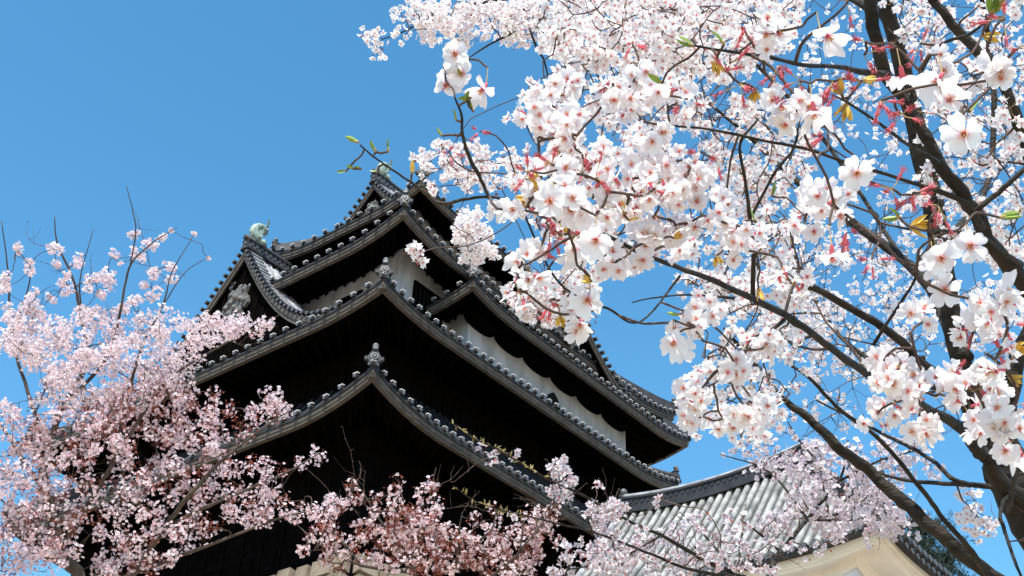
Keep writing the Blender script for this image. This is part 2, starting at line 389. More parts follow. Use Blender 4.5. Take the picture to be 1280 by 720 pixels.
# roofs from the lowest up
skirt_roof(keep, R4, 20.90, .75, 3.6, (W34[0], W34[1], W34[2], W34[3]), 22.35, W34, name='eave_roof')
skirt_roof(keep, R3, 24.16, .42, 3.2, (W2[0], W2[1]-1.2, W2[2], W2[3]+4), 26.0, W34, name='eave_roof')
skirt_roof(keep, RB, 27.45, .40, 2.6, (28.4, 40.0, 25.2, 29.5), 28.35, WB, name='eave_roof')
skirt_roof(keep, R2, 28.91, .55, 3.0, (W1[0], W1[1]+3, W1[2], W1[3]), 30.6, W2, name='eave_roof')
skirt_roof(keep, R1, 31.93, .42, 2.6, (27.1, 33.6, 27.2, 32.2), 33.0, W1, name='eave_roof')
# gables
gable_roof(keep, 'l', 23.26, 32.85, 5.15, 30.42, 25.35, 4.6, 1.25, 'tile_old', 1.45, 1.2, .42, fish=.9, pr=1.72)
gable_roof(keep, 'l', 26.90, 29.95, 2.35, 34.95, 32.85, 8.0, 1.25, 'tile_old', .75, 1.2, .28, fish=.78, pr=1.6)
gable_roof(keep, 'f', 24.2, 33.3, 3.6, 30.35, 27.65, 4.0, 1.28, 'tile', .9, 1.2, .36, 'plaster', wd=.95)
# windows under the third eave
def window(parent, face, pos, lo, hi, z0, z1):
    b = MB()
    if face == 'l':
        b.box(pos-.03, pos+.02, lo, hi, z0, z1, 'dark')
        for y in np.arange(lo+.12, hi-.05, .22): b.box(pos-.07, pos-.031, y, y+.09, z0, z1, 'wood')
        fr = [(pos-.10, pos-.004, lo-.09, lo, z0-.09, z1+.09), (pos-.10, pos-.004, hi, hi+.09, z0-.09, z1+.09), (pos-.10, pos-.004, lo, hi, z1, z1+.09), (pos-.12, pos-.004, lo, hi, z0-.09, z0)]
    else:
        b.box(lo, hi, pos-.03, pos+.02, z0, z1, 'dark')
        for x in np.arange(lo+.12, hi-.05, .22): b.box(x, x+.09, pos-.07, pos-.031, z0, z1, 'wood')
        fr = [(lo-.09, lo, pos-.10, pos-.004, z0-.09, z1+.09), (hi, hi+.09, pos-.10, pos-.004, z0-.09, z1+.09), (lo, hi, pos-.10, pos-.004, z1, z1+.09), (lo, hi, pos-.12, pos-.004, z0-.09, z0)]
    o = b.build('window', parent); f = MB()
    for q in fr: f.box(*q, 'wood')
    f.build('window_frame', o)
window(keep, 'l', W2[0], 28.15, 29.2, 26.2, 27.65); window(keep, 'l', W2[0], 31.0, 32.2, 26.2, 27.65)
window(keep, 'f', W2[2], 26.15, 27.6, 26.2, 27.75)
# bracket arms with rounded ends under the bay eave, bell-shaped window in the bay
for i in range(6):
    x = 28.75+i*1.78; b = MB(); prof = [(-.86, .45)]+[(.86*math.cos(t), -.34*math.sin(t)**.8) for t in np.linspace(math.pi, 0, 13)]+[(.86, .45)]
    n = len(prof); V = [(x+q[0], WB[2]-d, 27.0+q[1]) for d in (.55, -.01) for q in prof]
    b.add(V, [tuple(range(n)), tuple(range(n, 2*n))[::-1]]+[(j, (j+1) % n, n+(j+1) % n, n+j) for j in range(n)], 'wood'); b.build('eave_bracket', keep)
for i in range(1):
    b = MB(); x = 33.45; prof = [(-.48, 0), (-.42, .55), (-.30, .85), (-.10, 1.0), (0, 1.08), (.10, 1.0), (.30, .85), (.42, .55), (.48, 0)]; n = len(prof)
    V = [(x+q[0], WB[2]-d, 25.25+q[1]) for d in (.06, -.01) for q in prof]
    b.add(V, [tuple(range(n)), tuple(range(n, 2*n))[::-1]]+[(j, (j+1) % n, n+(j+1) % n, n+j) for j in range(n)], 'dark'); b.build('bell_window', keep)
# stone base
st = MB(); zt, zb = 15.75, 0.0
rr0 = np.array(W34)+np.array([-.7, .7, -.7, .7]); rr1 = rr0+np.array([-6, 6, -6, 6])
def basept(k, u, v):
    r = rr1+(rr0-rr1)*(1-(1-v)**.8 if False else v**.8); x0, x1, y0, y1 = r; z = zb+(zt-zb)*v
    return (x0+(x1-x0)*u, y0, z) if k == 0 else (x0, y0+(y1-y0)*u, z)
for k in (0, 1):
    rows = 20
    for i in range(rows):
        v0, v1 = i/rows, (i+1)/rows; u = 0.0
        while u < .999:
            du = random.uniform(.035, .075); u2 = min(1, u+du)
            if 1-u2 < .02: u2 = 1
            o = random.uniform(-.02, .12); nrm = np.array([0, -1, .35]) if k == 0 else np.array([-1, 0, .35])
            e = .004; A = [np.array(basept(k, a, b)) for a, b in ((u+e, v0+e), (u2-e, v0+e), (u2-e, v1-e), (u+e, v1-e))]
            ctr = sum(A)/4; B = [q+nrm*(.18+o)+(ctr-q)*.12 for q in A]
            st.add(A+B, [(4, 5, 6, 7), (0, 1, 5, 4), (1, 2, 6, 5), (2, 3, 7, 6), (3, 0, 4, 7)], 'stone'); u = u2
    st.grid([[np.array(basept(k, a/10, b/10)) for b in range(11)] for a in range(11)], 'wood', False)
st.box(rr0[0], rr0[1], rr0[2], rr0[3], zt-.15, zt-.02, 'stone'); st.build('stone_base', keep)

# ------------------------------------------------------------------ white annex
annex = empty('white_annex', (28.5, 14, 0))
tag(annex, 'white plastered annex with a sunlit grey tiled roof beside the black keep', 'building')
AX0, AX1, AY0, AY1, AZ = 25.66, 31.9, 9.78, 19.0, 13.86
WX0, WX1, WY0, WY1 = AX0+.655, AX1-.8, AY0+1.02, AY1-.9
b = MB(); b.box(WX0, WX1, WY0, WY1, 7.5, 14.2, 'annex_plaster'); b.build('annex_wall', annex)
RX, RZ, RY0, RY1 = 28.7, 17.45, 13.0, 18.75
OV = .20; rf = MB(); tip = MB(); cov = MB(); Z = np.array([0, 0, 1.0])
def az(y): return AZ-.22+.22*max(0, 1-(y-AY0)/2.5)**2+.10*max(0, 1-(AY1-y)/3)**2
def rz(y): return RZ-.10+.25*((y-(RY0+RY1)/2)/2.9)**2
nL = int((AY1-AY0)/.285)
for i in range(nL+1):
    y = AY0-OV+(AY1-AY0+OV)*i/nL
    e = np.array([AX0-OV, y, az(y)-OV*.35])
    k = 1.0 if y > RY0 else (y-AY0+OV)/(RY0-AY0+OV)
    t = np.array([AX0-OV+(RX-AX0+OV)*k, y, e[2]+(rz(max(y, RY0))-e[2])*k])
    pts = [e+(t-e)*s-Z*.12*math.sin(math.pi*s)*k for s in np.linspace(0, 1, 7)]
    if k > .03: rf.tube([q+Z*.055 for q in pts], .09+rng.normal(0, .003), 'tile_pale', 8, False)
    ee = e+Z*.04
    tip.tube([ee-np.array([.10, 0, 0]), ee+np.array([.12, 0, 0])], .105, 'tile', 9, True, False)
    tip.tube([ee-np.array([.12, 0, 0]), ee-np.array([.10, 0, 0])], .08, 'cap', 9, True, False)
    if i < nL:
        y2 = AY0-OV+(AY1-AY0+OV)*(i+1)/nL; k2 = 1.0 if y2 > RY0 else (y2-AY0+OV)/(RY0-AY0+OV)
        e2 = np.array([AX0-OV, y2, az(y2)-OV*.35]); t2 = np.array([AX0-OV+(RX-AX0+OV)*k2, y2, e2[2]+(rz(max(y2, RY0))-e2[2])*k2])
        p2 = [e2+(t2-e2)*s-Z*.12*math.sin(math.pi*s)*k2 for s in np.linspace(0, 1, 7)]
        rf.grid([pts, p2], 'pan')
nF = int((AX1-AX0)/.285)
hipz = lambda x: AZ
for i in range(nF+1):
    x = AX0-OV+(AX1-AX0+OV)*i/nF; s = min(x-AX0+OV, AX1-x); e = np.array([x, AY0-OV, AZ-.22+.22*max(0, 1-s/2.2)**2-OV*.35])
    k = min(1, (x-AX0+OV)/(RX-AX0+OV), (AX1-x)/(AX1-RX)+.001); t = np.array([x, AY0-OV+(RY0-AY0+OV)*k, e[2]+(rz(RY0)-e[2])*k])
    rf.tube([e+Z*.03, t+Z*.03], .095, 'tile_old', 8, False)
    ee = e+Z*.04; yv = np.array([0, 1.0, 0])
    tip.tube([ee-yv*.12, ee+yv*.12], .105, 'tile', 9, True, False); tip.tube([ee-yv*.14, ee-yv*.12], .08, 'cap', 9, True, False)
    tip.tube([ee-yv*.05-Z*.17, ee-yv*.07-Z*.17], .075, 'cap', 9, True, False)
rf.add([(AX0, AY0, AZ), (AX1, AY0, AZ), (RX, RY0, RZ)], [(0, 1, 2)], 'tile_old')
ar = rf.build('tiled_roof', annex)
rf2 = MB(); rf2.add([(AX1, AY0, AZ), (AX1, AY1, AZ), (RX, RY1, RZ-.05), (RX, RY0, RZ-.05)], [(0, 1, 2, 3)], 'tile_old'); rf2.build('rear_slope', ar)
ey = [AY0+(AY1-AY0)*i/30 for i in range(31)]
tip.sweep([(np.array([AX0-OV, y, az(y)-OV*.35]), np.array([-1.0, 0, 0]), Z) for y in [AY0-OV]+ey], [(-.34, .02), (.03, 0), (.03, -.05), (-.34, -.03)], 'tile')
exs = [AX0+(AX1-AX0)*i/20 for i in range(21)]
ez = lambda x: AZ-.22+.22*max(0, 1-min(x-AX0, AX1-x)/2.2)**2
tip.sweep([(np.array([x, AY0-OV, ez(x)-OV*.35]), np.array([0, -1.0, 0]), Z) for x in [AX0-OV+.03]+exs], [(-.34, .023), (.028, .003), (.028, -.047), (-.34, -.027)], 'tile')
tip.build('tile_edge', ar)
# plaster cove: stepped mouldings from the tile edge in to the wall
prof = [(0.0, -.06), (0.0, -.22), (.12, -.225), (.12, -.29), (.22, -.295), (.26, -.35), (.34, -.36), (1.05, -.33), (1.20, -.37), (1.28, -.46), (1.30, -.60), (1.30, -.06)]
loop = [(np.array([AX0+.04, y, az(y)-.02]), np.array([.46, 0, 0]), Z) for y in ey[:0:-1] if y > AY0+1.3]+[(np.array([AX0+.04, AY0+.04, az(AY0)-.02]), np.array([.46, .74, 0]), Z)]+[(np.array([x, AY0+.04, ez(x)-.02]), np.array([0, .74, 0]), Z) for x in exs[1:] if x > AX0+1.1]
cov.sweep(loop, prof, 'cream')
cov.build('plaster_eave', annex)
blk = MB(); blk.obox((AX0-.20, AY0-.20, AZ-.34), (.13, 0, 0), (0, .13, 0), (0, 0, .11), 'seal_glint'); blk.build('corner_block', annex)
rd = MB(); ry = np.linspace(RY0-.3, RY1+.1, 16)
for (q0, q1, ww) in ((-.05, .10, .26), (.10, .40, .17), (.40, .47, .22)):
    rd.sweep([(np.array([RX, y, rz(y)]), np.array([1.0, 0, 0]), Z) for y in ry], [(-ww, q0), (ww, q0), (ww, q1), (-ww, q1)], 'tile')
rd.tube([(RX, y, rz(y)+.53) for y in ry], .11, 'tile_old', 9)
for y in np.arange(RY0-.2, RY1, .2):
    for zz in (.18, .31): rd.disc((RX-.17, y+(.1 if zz > .3 else 0), rz(y)+zz), (-1, 0, 0), .06, .02, 'tile', 8)
hip0 = np.array([RX, RY0, rz(RY0)+.1]); hip1 = np.array([AX0-.1, AY0-.1, AZ+.02])
hp = [hip0+(hip1-hip0)*s-Z*.10*math.sin(math.pi*s) for s in np.linspace(0, 1, 8)]
sd = np.cross(Z, (hip1-hip0)); sd /= np.linalg.norm(sd)
rd.sweep([(q, sd, Z) for q in hp], [(-.14, -.05), (.14, -.05), (.14, .28), (-.14, .28)], 'tile'); rd.tube([q+Z*.32 for q in hp], .12, 'tile', 8)
rd.build('ridge', ar)
corner_ornament(ar, hip1+Z*.02, np.array([-.7071, -.7071, 0]), .8)
corner_ornament(ar, (RX, RY1+.15, rz(RY1)), np.array([0, 1.0, 0]), 1.0)
vb = MB(); vv = [np.array([AX0+(RX-AX0)*s, AY1-.05, az(AY1)+(rz(RY1)-az(AY1))*s-.12*math.sin(math.pi*s)]) for s in np.linspace(0, 1, 9)]
vb.tube([q+Z*.14 for q in vv], .12, 'tile_old', 8); vb.sweep([(q, np.array([0, 1.0, 0]), Z) for q in vv], [(-.05, -.02), (.05, -.02), (.05, -.35), (-.05, -.35)], 'cream'); vb.build('verge', ar)
sb = MB()
for i in range(7):
    for k in range(9): sb.box(WX0-.5-.12*(6-i)+random.uniform(-.05, .05), WX0+.3, WY0-.8+k*1.0, WY0-.8+k*1.0+.96, i*1.08, i*1.08+1.05, 'stone')
    for k in range(5): sb.box(WX0+.32+k*1.0, WX0+.32+k*1.0+.96, WY0-.5-.12*(6-i)+random.uniform(-.05, .05), WY0+.5, i*1.08, i*1.08+1.05, 'stone')
sb.box(WX0-.4, WX1, WY0-.4, WY1, 7.4, 7.56, 'stone'); sb.box(WX0+.25, WX1, WY0+.45, WY1, 0, 7.4, 'stone'); sb.build('stone_base', annex)

# ------------------------------------------------------------------ blossom templates (axis +Z, petal length 1)
def petal_grid(nv, nu, wid, cup, notch, seed=0, curl=0.0, twist=0.0):
    r = np.random.default_rng(seed); V = []; rad = []
    for i in range(nv):
        v = i/(nv-1)
        for j in range(nu):
            u = -1+2*j/(nu-1)
            wv = wid*(.16+.84*math.sin(min(1, v*1.12)*math.pi*.60)**1.1)*(1.0 if v < .75 else 1-.30*((v-.75)/.25)**2)
            y = .10+.90*v - (notch*(1-abs(u))*max(0, v-.7)/.3 if v > .7 else 0) - (.10*abs(u)**2*v)
            x = u*wv
            z = cup*v**1.5 + .22*u*u*wv*(.5+v) - curl*max(0, v-.6)**2 + twist*u*v*.15 + r.normal(0, .012)
            V.append((x, y, z)); rad.append(v)
    F = [(i*nu+j, i*nu+j+1, (i+1)*nu+j+1, (i+1)*nu+j) for i in range(nv-1) for j in range(nu-1)]
    return np.array(V), F, rad
def flower_template(nv, nu, seed=0, cup=.25, detail=1, wid=.40):
    """returns petals (V,F,rad), calyx (V,F) and stamens (V,F,mi)"""
    r = np.random.default_rng(seed); V, F, RD = [], [], []; o = 0
    for k in range(5):
        if detail == 0:
            a = wid*1.05; pv = np.array([(0, .06, 0), (a, .62, cup*.5), (a*.3, 1, cup*.9), (-a*.55, .93, cup*.9)]); pv[3, 0] = -a; pv[3, 1] = .66; pf = [(0, 1, 2, 3)]; pr = [0, .7, 1, .7]
        else:
            pv, pf, pr = petal_grid(nv, nu, wid, cup*(1+r.normal(0, .55)), .15, seed*7+k, r.uniform(-.4, 1.2), r.normal(0, 1.6))
        pv = pv.copy(); pv[:, 2] += .03*(k % 2); pv *= 1+r.normal(0, .08); pv[:, 0] *= 1+r.normal(0, .12)
        a = 2*math.pi*k/5+r.normal(0, .09); c, s = math.cos(a), math.sin(a)
        V.append(np.c_[pv[:, 0]*c-pv[:, 1]*s, pv[:, 0]*s+pv[:, 1]*c, pv[:, 2]]); F += [tuple(i+o for i in f) for f in pf]; RD += list(pr); o += len(pv)
    return np.concatenate(V), F, np.array(RD)
def calyx_template(near):
    V, F = [], []
    if near:                                     # tube behind the petals and five sepals
        n = 8
        for z, rr in ((-.62, .07), (-.45, .13), (-.15, .15), (.03, .13)):
            for j in range(n): V.append((rr*math.cos(2*math.pi*j/n), rr*math.sin(2*math.pi*j/n), z))
        F += [(i*n+j, i*n+(j+1) % n, (i+1)*n+(j+1) % n, (i+1)*n+j) for i in range(3) for j in range(n)]
        for k in range(5):
            a = 2*math.pi*(k+.5)/5; c, s = math.cos(a), math.sin(a); o = len(V)
            for x, y, z in ((-.065, .12, -.04), (.065, .12, -.04), (.04, .33, -.06), (0, .46, -.10)): V.append((x*c-y*s, x*s+y*c, z))
            F.append((o, o+1, o+2, o+3))
    else:
        for k in range(4):
            a = math.pi*k/2; V += [(0.12*math.cos(a), .12*math.sin(a), -.02), (.04*math.cos(a), .04*math.sin(a), -.5)]
        F += [(0, 2, 3, 1), (2, 4, 5, 3), (4, 6, 7, 5), (6, 0, 1, 7)]
    return np.array(V), F
def stamen_template(n, seed=1, lo=.28, hi=.46):
    r = np.random.default_rng(seed); V, F, mi = [], [], []
    for k in range(n):
        a = 2*math.pi*k/n+r.normal(0, .2); tilt = r.uniform(.15, .65); L = r.uniform(lo, hi); d = np.array([math.cos(a)*math.sin(tilt), math.sin(a)*math.sin(tilt), math.cos(tilt)])
        s = np.cross(d, [0, 0, 1.0]); s /= np.linalg.norm(s)+1e-9; q = np.cross(d, s); o = len(V); b = .014
        for t in (0.0, L):
            for p in (s*b, q*b, -s*b-q*b): V.append(d*t+p)
        F += [(o, o+1, o+4, o+3), (o+1, o+2, o+5, o+4), (o+2, o, o+3, o+5)]; mi += [0]*3
        o = len(V); c = d*L; h = .036
        V += [c+s*h, c+q*h, c-s*h, c-q*h, c+d*h*1.3, c-d*h*1.3]
        F += [(o, o+1, o+4, o+4), (o+1, o+2, o+4, o+4), (o+2, o+3, o+4, o+4), (o+3, o, o+4, o+4), (o, o+1, o+5, o+5), (o+2, o+3, o+5, o+5)]; mi += [1]*6
    o = len(V); V += [np.array((.12*math.cos(t), .12*math.sin(t), .035)) for t in np.linspace(0, 2*math.pi, 8, endpoint=False)]
    F += [(o, o+1, o+2, o+3), (o+3, o+4, o+5, o+6), (o+6, o+7, o, o+3)]; mi += [0]*3
    return np.array(V), F, mi
def spent_template(seed=3):
    """a flower that lost its petals: red tube, star of sepals, red filaments"""
    V, F = calyx_template(True); V = V*np.array([.95, .95, 1.15]); V[32:, 2] -= .25*np.hypot(V[32:, 0], V[32:, 1]); V = list(map(tuple, V)); mi = [0]*len(F)
    v, f, m_ = stamen_template(24, seed, .4, .75); o = len(V)
    V += [tuple(p*1.15) for p in v]; F = F+[tuple(i+o for i in q) for q in f]; mi += [0 if k == 0 else 2 for k in m_]
    return np.array(V), F, mi

def basis(ax, roll):
    ax = ax/np.linalg.norm(ax, axis=1)[:, None]
    h = np.where(np.abs(ax[:, 2:3]) < .9, np.array([[0, 0, 1.0]]), np.array([[1.0, 0, 0]]))
    x = np.cross(h, ax); x /= np.linalg.norm(x, axis=1)[:, None]; y = np.cross(ax, x)
    c, s = np.cos(roll)[:, None], np.sin(roll)[:, None]
    return np.stack([x*c+y*s, -x*s+y*c, ax], axis=2)          # columns = local axes
def raw_mesh(name, V, Fq, mi, mats, attrs=None, smooth=False):
    """V (N,3); Fq (M,4) int, triangle when the last two are equal"""
    V = np.ascontiguousarray(V, np.float32); Fq = np.asarray(Fq, np.int64)
    tri = Fq[:, 2] == Fq[:, 3]; cnt = np.where(tri, 3, 4); st_ = np.r_[0, np.cumsum(cnt)[:-1]]
    mask = np.ones(Fq.shape, bool); mask[tri, 3] = False; loops = Fq[mask]
    me = bpy.data.meshes.new(name); me.vertices.add(len(V)); me.vertices.foreach_set('co', V.ravel())
    me.loops.add(len(loops)); me.loops.foreach_set('vertex_index', loops.astype(np.int32))
    me.polygons.add(len(Fq)); me.polygons.foreach_set('loop_start', st_.astype(np.int32)); me.polygons.foreach_set('loop_total', cnt.astype(np.int32))
    for k in mats: me.materials.append(MT[k])
    me.polygons.foreach_set('material_index', np.asarray(mi, np.int32)); me.polygons.foreach_set('use_smooth', np.full(len(Fq), smooth))
    for k, a in (attrs or {}).items():
        at_ = me.attributes.new(k, 'FLOAT', 'POINT'); at_.data.foreach_set('value', np.ascontiguousarray(a, np.float32))
    me.update(calc_edges=True); me.validate()
    return me
def scatter(V, F, mi, rad, pos, ax, sc, tint):
    """many copies of one template as arrays"""
    n = len(pos); B = basis(ax, rng.uniform(0, 6.28, n)); k = len(V)
    W = np.einsum('nij,kj->nki', B, V)*sc[:, None, None]+pos[:, None, :]
    Fq = (np.asarray(F)[None]+(np.arange(n)*k)[:, None, None]).reshape(-1, 4)
    return W.reshape(-1, 3), Fq, np.tile(mi, n), np.tile(rad, n), np.repeat(tint, k)

# ------------------------------------------------------------------ trees
def catmull(P, sub):
    P = np.asarray(P, float); P = np.vstack([2*P[0]-P[1], P, 2*P[-1]-P[-2]]); out = []
    for i in range(1, len(P)-2):
        for k in range(sub):
            t = k/sub; out.append(.5*((2*P[i])+(-P[i-1]+P[i+1])*t+(2*P[i-1]-5*P[i]+4*P[i+1]-P[i+2])*t*t+(-P[i-1]+3*P[i]-3*P[i+1]+P[i+2])*t**3))
    out.append(P[-2]); return np.array(out)
def proj(p):
    d = np.asarray(p)-CAM; w_ = d@_F; return 640+FPX*(d@RT)/w_, 360-FPX*(d@UP)/w_
unit = lambda v: v/(np.linalg.norm(v)+1e-12)

class Tree:
    def __init__(s, label, loc, petal, bark='bark', twig='twig', group=None):
        s.root = empty('cherry_tree', loc); tag(s.root, label, 'tree', group)
        s.petal, s.bark, s.twig = petal, bark, twig
        s.bp = []; s.br = []                      # branch points, radii
        s.tw = MB(); s.fl = []                    # flowers (pos, axis, scale, tint)
        s.bits = []                               # russet leaflets (pos, axis, scale)
        s.stalks = MB(); s.spent = []; s.buds = []
    def store(s, P, r):
        s.bp += list(P); s.br += list(r); s._a = None
    def limb(s, name, pts, sub=6, n=10, gnarl=.12, pre=None, bark=None):
        """pts: (px, py, D, width px); pre: 3-D points with radii put before them (down to the ground)"""
        P = [(*at(x, y, D), w*.40*D/FPX) for x, y, D, w in pts]
        if pre: P = [tuple(p) for p in pre]+P
        C = catmull(P, sub); X, r = C[:, :3], np.maximum(C[:, 3], .0012)
        k = len(X); nz = np.cumsum(rng.normal(0, 1, (k, 3)), axis=0); nz -= np.linspace(0, 1, k)[:, None]*nz[-1]
        X = X+nz*(r*gnarl)[:, None]; r = r*(1+rng.normal(0, .045, k))
        b = MB(); b.tube(X, r, bark or s.bark, n); o = b.build(name, s.root)
        s.store(X, r); return X
    def nearest(s, p, toward=None):
        if s._a is None: s._a = np.array(s.bp)
        d = np.linalg.norm(s._a-p, axis=1); i = int(np.argmin(d)); return s._a[i], s.br[i]
    def twig_to(s, p, r0=.004, r1=.0015, sub=5, sag=.12, keep=True, n=5):
        a, ra = s.nearest(p); L = np.linalg.norm(p-a)
        if L < .004: return
        j = rng.normal(0, 1, 3)*L*sag; mid = a+(p-a)*.5+j
        C = catmull([a, a+(mid-a)*.5+rng.normal(0, .03, 3)*L, mid, mid+(p-mid)*.55+rng.normal(0, .04, 3)*L, p], max(2, sub//2))
        r = np.linspace(min(r0, ra*.8+.0005), r1, len(C)); s.tw.tube(C, r, s.twig, n, False)
        if keep: s.store(C[2:], r[2:])
    def bare_twigs(s, n, Lm, r0, n_side=2, xmin=-1e9, dmin=0):
        """thin leafless shoots with little buds growing out of the limbs"""
        A = np.array(s.bp); idx = rng.integers(0, len(A)-2, n)
        for i in idx:
            if proj(A[i])[0] < xmin or np.linalg.norm(A[i]-CAM) < dmin: continue
            d = unit(A[i+1]-A[i]); d = unit(d*.7+rng.normal(0, .6, 3)+np.array([0, 0, .25])); L = Lm*rng.uniform(.5, 1.5)
            pts = [A[i]]
            for k in range(5): d = unit(d+rng.normal(0, .18, 3)+np.array([0, 0, .05])); pts.append(pts[-1]+d*L/5)
            s.tw.tube(pts, np.linspace(r0, r0*.35, 6), s.twig, 4, False)
            for k in range(1, 6):
                e = unit(d+rng.normal(0, .8, 3)); q = pts[k]; s.tw.tube([q, q+e*r0*3.0, q+e*r0*6], [r0*.5, r0*.9, r0*.15], s.twig, 4, False)
            for _ in range(n_side):
                k = rng.integers(1, 4); e = unit(d+rng.normal(0, .7, 3)); q = pts[k]; l2 = L*rng.uniform(.25, .5)
                s.tw.tube([q, q+e*l2*.5+rng.normal(0, .05, 3)*l2, q+unit(e+[0, 0, .2])*l2], [r0*.6, r0*.45, r0*.25], s.twig, 4, False)
    def node(s, c, n, rad, sc, tocam=.6, spread=.5, stalk=0, bits=0, tint=.35, bitsc=.9, rust=0):
        if rust and rng.uniform() < rust: n = int(n*.35); bits = bits*5; tint = tint*1.6
        """a tuft of n flowers round c; rad = tuft radius in metres"""
        cv = unit(CAM-c)
        for _ in range(n):
            o = unit(rng.normal(0, 1, 3)+cv*.25+np.array([0, 0, -.10])); p = c+o*rad*rng.uniform(.35, 1.0)**.6
            ax = unit(o*.8+cv*tocam+rng.normal(0, spread, 3)); f = sc*rng.uniform(.82, 1.12)
            s.fl.append((p, ax, f, abs(rng.normal(0, tint))))
            if stalk:
                b = p-ax*f*.55; q = c+(b-c)*.5+rng.normal(0, .1, 3)*rad
                s.stalks.tube([c, q, b], [stalk, stalk, stalk*1.3], 'stalk', 4, False)
        for _ in range(bits):
            o = unit(rng.normal(0, 1, 3)); s.bits.append((c+o*rad*rng.uniform(0, .95), unit(o+rng.normal(0, .4, 3)), sc*bitsc*rng.uniform(.6, 1.3)))
    def region(s, poly, D, dD, nodes, per, rad, sc, holes=(), main=None, **kw):
        """tufts spread over a branch region; poly in picture pixels, D = distance range"""
        P = np.array(poly, float); x0, y0 = P.min(0); x1, y1 = P.max(0); k = 0; tries = 0; r0 = kw.pop('r0', .004)
        while k < nodes and tries < nodes*40:
            tries += 1; q = (rng.uniform(x0, x1), rng.uniform(y0, y1))
            if not inside(q, P): continue
            if any(((q[0]-hx)/hr)**2+((q[1]-hy)/hs)**2 < 1 for hx, hy, hr, hs in holes): continue
            c = at(q[0], q[1], D+rng.uniform(-dD, dD)); s.twig_to(c, r0, r0*.4)
            s.node(c, max(1, int(rng.normal(per, per*.25))), rad*rng.uniform(.75, 1.25), sc, **kw); k += 1
    def shoots(s, n, L, per, rad, sc, lift=.5, step=.09, start=0, within=None, **kw):
        """flowering side shoots: tufts strung along short twigs that leave the limbs"""
        A = np.array(s.bp); Rr = np.array(s.br); ok = np.where(Rr < np.quantile(Rr, .8))[0]; ok = ok[(ok > start) & (ok < len(A)-2)]
        done = 0; W = np.array(within, float) if within is not None else None
        for i in rng.choice(ok, n*6):
            if done >= n: break
            d = unit(A[i+1]-A[i]); d = unit(d*.8+rng.normal(0, .55, 3)+np.array([0, 0, lift])); l = L*rng.uniform(.5, 1.3); k = max(2, int(l/step)); q = A[i]; P = [q]
            for j in range(k): d = unit(d+rng.normal(0, .14, 3)); q = q+d*l/k; P.append(q)
            if W is not None and not (inside(proj(P[-1]), W) and inside(proj(P[len(P)//2]), W)): continue
            done += 1; s.tw.tube(P, np.linspace(.006, .0025, len(P)), s.twig, 4, False); s.store(P[1:], np.linspace(.006, .0025, len(P))[1:])
            for j, q in enumerate(P[1:]): s.node(q+rng.normal(0, .015, 3), max(2, int(per*(1.1-.5*j/k)*rng.uniform(.6, 1.3))), rad*rng.uniform(.75, 1.2)*(1.1-.4*j/k), sc, **kw)
    def finish(s, lod, near=0):
        """lod 0 = small flowers, 1 = mid, 2 = near"""
        if s.tw.v: o = s.tw.build('twigs', s.root); o['kind'] = 'stuff'
        if s.stalks.v: o = s.stalks.build('flower_stalks', s.root); o['kind'] = 'stuff'
        fl = s.fl
        if near:
            fl = sorted(fl, key=lambda f: -f[2]/np.linalg.norm(f[0]-CAM)); s.make_near(fl[:near]); fl = fl[near:]
        groups = {}
        for f in fl:
            px = 2*f[2]*FPX/np.linalg.norm(f[0]-CAM); groups.setdefault(0 if px < 9 else 1 if px < 22 else 2, []).append(f)
        WV, WF, WM, WR, WT = [], [], [], [], []; base = 0
        for l, lst in groups.items():
            ntp = 4; parts = [lst[i::ntp] for i in range(ntp)]
            for ti, sub in enumerate(parts):
                if not sub: continue
                V, F, rd = flower_template(*((0, 0) if l == 0 else (3, 3) if l == 1 else (5, 5)), seed=ti+11, cup=(.12, .3, .2, .45)[ti], detail=0 if l == 0 else 1)
                mi = [0]*len(F); F = list(F)
                cv, cf = calyx_template(l == 2); o = len(V)
                if l > 0:
                    V = np.vstack([V, cv]); F += [tuple(i+o for i in q) for q in cf]; rd = np.r_[rd, np.zeros(len(cv))]; mi += [1]*len(cf)
                    sv, sf, sm = stamen_template(9 if l == 1 else 14, ti); o = len(V)
                    V = np.vstack([V, sv]); F += [tuple(i+o for i in q) for q in sf]; rd = np.r_[rd, np.zeros(len(sv))]; mi += [1 if k == 0 else 2 for k in sm]
                else:
                    o = len(V); V = np.vstack([V, [(.15, 0, .04), (0, .15, .04), (-.15, 0, .04), (0, -.15, .04), (.1, 0, -.03), (-.1, 0, -.03), (.04, 0, -.5), (-.04, 0, -.5)]])
                    F += [(o, o+1, o+2, o+3), (o+4, o+5, o+7, o+6)]; rd = np.r_[rd, np.zeros(8)]; mi += [1, 1]
                pos = np.array([f[0] for f in sub]); ax = np.array([f[1] for f in sub]); sc = np.array([f[2] for f in sub]); tn = np.clip([f[3] for f in sub], 0, 1)
                a, b, c, d, e = scatter(V, F, mi, rd, pos, ax, sc, np.array(tn))
                WV.append(a); WF.append(b+base); WM.append(c); WR.append(d); WT.append(e); base += len(a)
        if WV:
            me = raw_mesh('blossoms', np.concatenate(WV), np.concatenate(WF), np.concatenate(WM), [s.petal, 'calyx', 'anther'], {'rad': np.concatenate(WR), 'tint': np.concatenate(WT)}, False)
            o = link('blossoms', me, s.root); o['kind'] = 'stuff'
